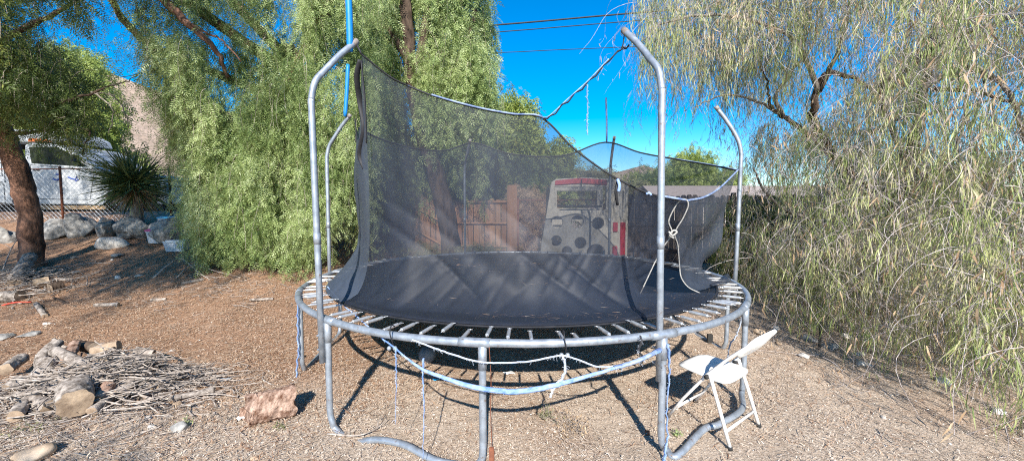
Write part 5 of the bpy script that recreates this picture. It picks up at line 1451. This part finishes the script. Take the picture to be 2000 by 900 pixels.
# tangle of sticks
def tangle(name, label, centre, n_, spread, hz, seed, L=(.15, .6), r=.0032, mat='twig', cat='twigs', heap=None):
    rng = np.random.default_rng(seed)
    c = gp(*centre)
    xy = rng.normal(size=(n_, 2)) * spread + [c.x, c.y]
    th = rng.uniform(0, PI, n_); ln = rng.uniform(*L, n_)
    K = 6; t = np.linspace(-.5, .5, K)
    X = xy[:, 0:1] + np.cos(th)[:, None] * t * ln[:, None]; Yv = xy[:, 1:2] + np.sin(th)[:, None] * t * ln[:, None]
    bend = rng.normal(size=(n_, 1)) * .20 * ln[:, None]
    X = X - np.sin(th)[:, None] * bend * (1 - 4 * t * t); Yv = Yv + np.cos(th)[:, None] * bend * (1 - 4 * t * t)
    d2 = ((xy[:, 0] - c.x) / spread[0]) ** 2 + ((xy[:, 1] - c.y) / spread[1]) ** 2
    z0 = rng.uniform(0, 1, n_) * hz * np.exp(-d2 * .5)
    Z = gz(X, Yv) + .01 + z0[:, None] + rng.normal(size=(n_, 1)) * .25 * t * ln[:, None] * np.exp(-d2 * .4)[:, None]
    Z = np.maximum(Z, gz(X, Yv) + .006)
    S = np.stack([X, Yv, Z], -1)
    me = fast_mesh(name, *(lambda q_: (q_, quads(q_)))(twig_quads(S, r * rng.uniform(.5, 1.8, n_), rng, 4)))
    o = link_mesh(name, me, M[mat]); return tag(o, label, cat, None, 'stuff')
tangle('brush_pile', 'tangled grey twigs and sticks heaped around the logs at lower left', (215, 765), 1150, (.46, .24), .36, 81, (.08, .45), .0042)
tangle('brush_pile', 'tangled twigs around the log heap at the left tree', (20, 565), 220, (.55, .4), .25, 82, (.15, .7), .006)
tangle('loose_twigs', 'loose dry twigs scattered over the lower left dirt', (110, 830), 700, (.8, .3), .02, 83, (.05, .28), .0022)
tangle('loose_twigs', 'dry twigs littering the ground under the willow', (1850, 660), 1500, (.8, 1.3), .10, 84, (.08, .4), .0028)
tangle('loose_twigs', 'dry twigs littering the bank under the pepper tree', (430, 560), 260, (1.2, .5), .03, 85, (.06, .3), .0028)
# needle litter
def litter_field(name, label, n_, xr, yr, dens, size, w, seed, mat, lift=.004):
    rng = np.random.default_rng(seed)
    x = rng.uniform(*xr, n_ * 3); y = yr[0] + (yr[1] - yr[0]) * rng.uniform(0, 1, n_ * 3) ** 1.5
    p = dens(x, y); k = rng.uniform(size=len(x)) < p; x, y = x[k][:n_], y[k][:n_]; n2 = len(x)
    P = np.stack([x, y, gz(x, y) + lift + rng.uniform(0, .018, n2)], -1)
    th = rng.uniform(0, 2 * PI, n2); D = np.stack([np.cos(th), np.sin(th), rng.normal(size=n2) * .12], -1)
    S = rng.uniform(*size, n2); sd = np.stack([-np.sin(th), np.cos(th), 0 * th], -1)
    wv = (w * rng.uniform(.6, 1.4, n2))[:, None]
    cv = rng.normal(size=(n2, 1)) * .12 * S[:, None]
    mid = P + D * S[:, None] * .5 + sd * cv; end = P + D * S[:, None]
    mid[:, 2] = np.maximum(mid[:, 2], gz(mid[:, 0], mid[:, 1]) + lift) + .003; end[:, 2] = np.maximum(end[:, 2], gz(end[:, 0], end[:, 1]) + lift)
    q1 = np.stack([P - sd * wv * .5, mid - sd * wv * .5, mid + sd * wv * .5, P + sd * wv * .5], 1)
    q2 = np.stack([mid - sd * wv * .5, end - sd * wv * .2, end + sd * wv * .2, mid + sd * wv * .5], 1)
    co = np.concatenate([q1, q2], 1).reshape(-1, 3)
    # share vertices are not needed; one island per half straw
    me = fast_mesh(name, co, quads(co)); o = link_mesh(name, me, mat); return tag(o, label, 'litter', None, 'stuff')
vis = lambda x, y: (np.abs(x) < y * 1.35 + .6)
pat = lambda x, y: np.clip(.5 + .55 * np.sin(1.9 * x + 1.3 * np.sin(1.1 * y)) * np.sin(1.6 * y + 1.2 * np.sin(1.4 * x)) + .35 * np.sin(5.1 * x + 2 * np.sin(2.3 * y)) * np.sin(4.3 * y + .7), 0, 1)
dL = lambda x, y: (.25 + .75 * pat(x, y)) * vis(x, y) * (.10 + .90 * (1 - sstep(-2.4, -.4, x + .25 * np.sin(y * 3)))) * (.35 + .65 * sstep(2.4, 3.6, y)) * (1 + .0 * x)
litter_field('needle_litter', 'brown needle litter and straw scattered over the yard', 190000, (-13, 8), (1.6, 10), dL, (.03, .11), .0040, 91, M['straw'])
litter_field('needle_litter', 'fine dry bits scattered over the sandy foreground', 60000, (-4.5, 5), (1.6, 5.5), lambda x, y: vis(x, y) * (.12 + .8 * pat(x + 3, y + 1) ** 2), (.010, .045), .0032, 92, M['straw_pale'])
def pebbles(n_, seed):
    rng = np.random.default_rng(seed); x = rng.uniform(-8, 8, n_ * 2); y = 1.6 + 7 * rng.uniform(size=n_ * 2) ** 1.6
    k = vis(x, y); x, y = x[k][:n_], y[k][:n_]; n2 = len(x)
    s = .003 + .010 * rng.uniform(size=n2) ** 3
    oct_ = np.array([[1, 0, 0], [0, 1, 0], [-1, 0, 0], [0, -1, 0], [0, 0, .7]]) 
    T = []
    for i in range(4):
        a, b_ = oct_[i], oct_[(i + 1) % 4]; T += [a, b_, oct_[4] * [1, 1, 1] + (b_ * .4), oct_[4] + (a * .4)]
    T = np.array(T); th = rng.uniform(0, 6.28, n2); c, s_ = np.cos(th), np.sin(th)
    V = T[None] * s[:, None, None] * rng.uniform(.7, 1.3, (n2, 1, 3)); Vx = V[..., 0] * c[:, None] - V[..., 1] * s_[:, None]; Vy = V[..., 0] * s_[:, None] + V[..., 1] * c[:, None]
    V = np.stack([Vx, Vy, V[..., 2]], -1) + np.stack([x, y, gz(x, y)], -1)[:, None, :]
    V = V.reshape(-1, 3); o = link_mesh('gravel', fast_mesh('gravel', V, quads(V)), M['pebble']); tag(o, 'small pebbles and clods scattered over the dirt', 'gravel', None, 'stuff')
pebbles(13000, 93)
# needles lying on the mat
rng = np.random.default_rng(95)
cl = [(-.3, 5.0), (.2, 5.6), (.9, 5.3), (-.6, 5.4), (1.4, 5.7), (.4, 4.2), (-1.3, 4.4), (1.0, 3.0), (.2, 2.75), (-.1, 2.8), (1.6, 3.4), (.7, 2.8), (-.9, 3.3)]
xy = np.concatenate([np.array(c) + rng.normal(size=(26, 2)) * [.13, .05] for c in cl] + [np.stack([rng.uniform(-1.6, 1.8, 140), rng.uniform(3, 6.2, 140)], -1)])
r2 = np.hypot(xy[:, 0] - C0.x, xy[:, 1] - C0.y); xy = xy[r2 < 1.95]; r2 = np.hypot(xy[:, 0] - C0.x, xy[:, 1] - C0.y)
P = np.stack([xy[:, 0], xy[:, 1], ZR + .024 - .06 * (1 - (r2 / 2.06) ** 2)], -1)
D = rng.normal(size=P.shape) * [1, 1, .05]; co = place(P, D, rng.uniform(.5, 1.1, len(P)), linear_leaf(.07, .004), rng)
co[:, 2] = np.maximum(co[:, 2], np.repeat(P[:, 2], 8) + .001)
o = link_mesh('fallen_needles', fast_mesh('fallen_needles', co, quads(co)), M['straw']); tag(o, 'dry needles fallen on the black mat', 'litter', None, 'stuff')
# small weeds
def weed(label, px, py, n_, L, mat, seed, cat='weed'):
    p = gp(px, py); t = thing('weed', label, cat, p); rng = np.random.default_rng(seed)
    D = unit(rng.normal(size=(n_, 3)) * [1, 1, .4] + [0, 0, .8]); P = np.array(p)[None] + rng.normal(size=(n_, 3)) * [L * .25, L * .25, 0]
    S = P[:, None, :] + D[:, None, :] * (np.linspace(0, 1, 5)[None, :, None] * L * rng.uniform(.5, 1, n_)[:, None, None]); crown_object('stems', twig_quads(S, .0015, rng), M['twig'], t)
    Q = S[:, 1:].reshape(-1, 3); crown_object('leaves', place(Q, rng.normal(size=Q.shape) + [0, 0, .3], rng.uniform(.15, .3, len(Q)), linear_leaf(.09, .03), rng), mat, t)
weed('small green sprig growing behind the rounded grey stone', 362, 834, 22, .07, LEAF['pepper'], 1)
weed('dry brown weed on the bare dirt under the front rim', 1118, 842, 60, .16, LEAF['brown'], 2)
weed('dry weed patch nearer the camera at the right of the middle leg', 1068, 815, 34, .10, LEAF['scrub'], 3)
weed('tiny pale weed near the log', 548, 838, 22, .05, LEAF['scrub'], 4)
weed('small silvery weed above the bottom left rock', 52, 850, 40, .14, LEAF['scrub'], 5)
weed('tiny green weed left of the folding chair foot', 1322, 850, 16, .04, LEAF['pepper'], 6)
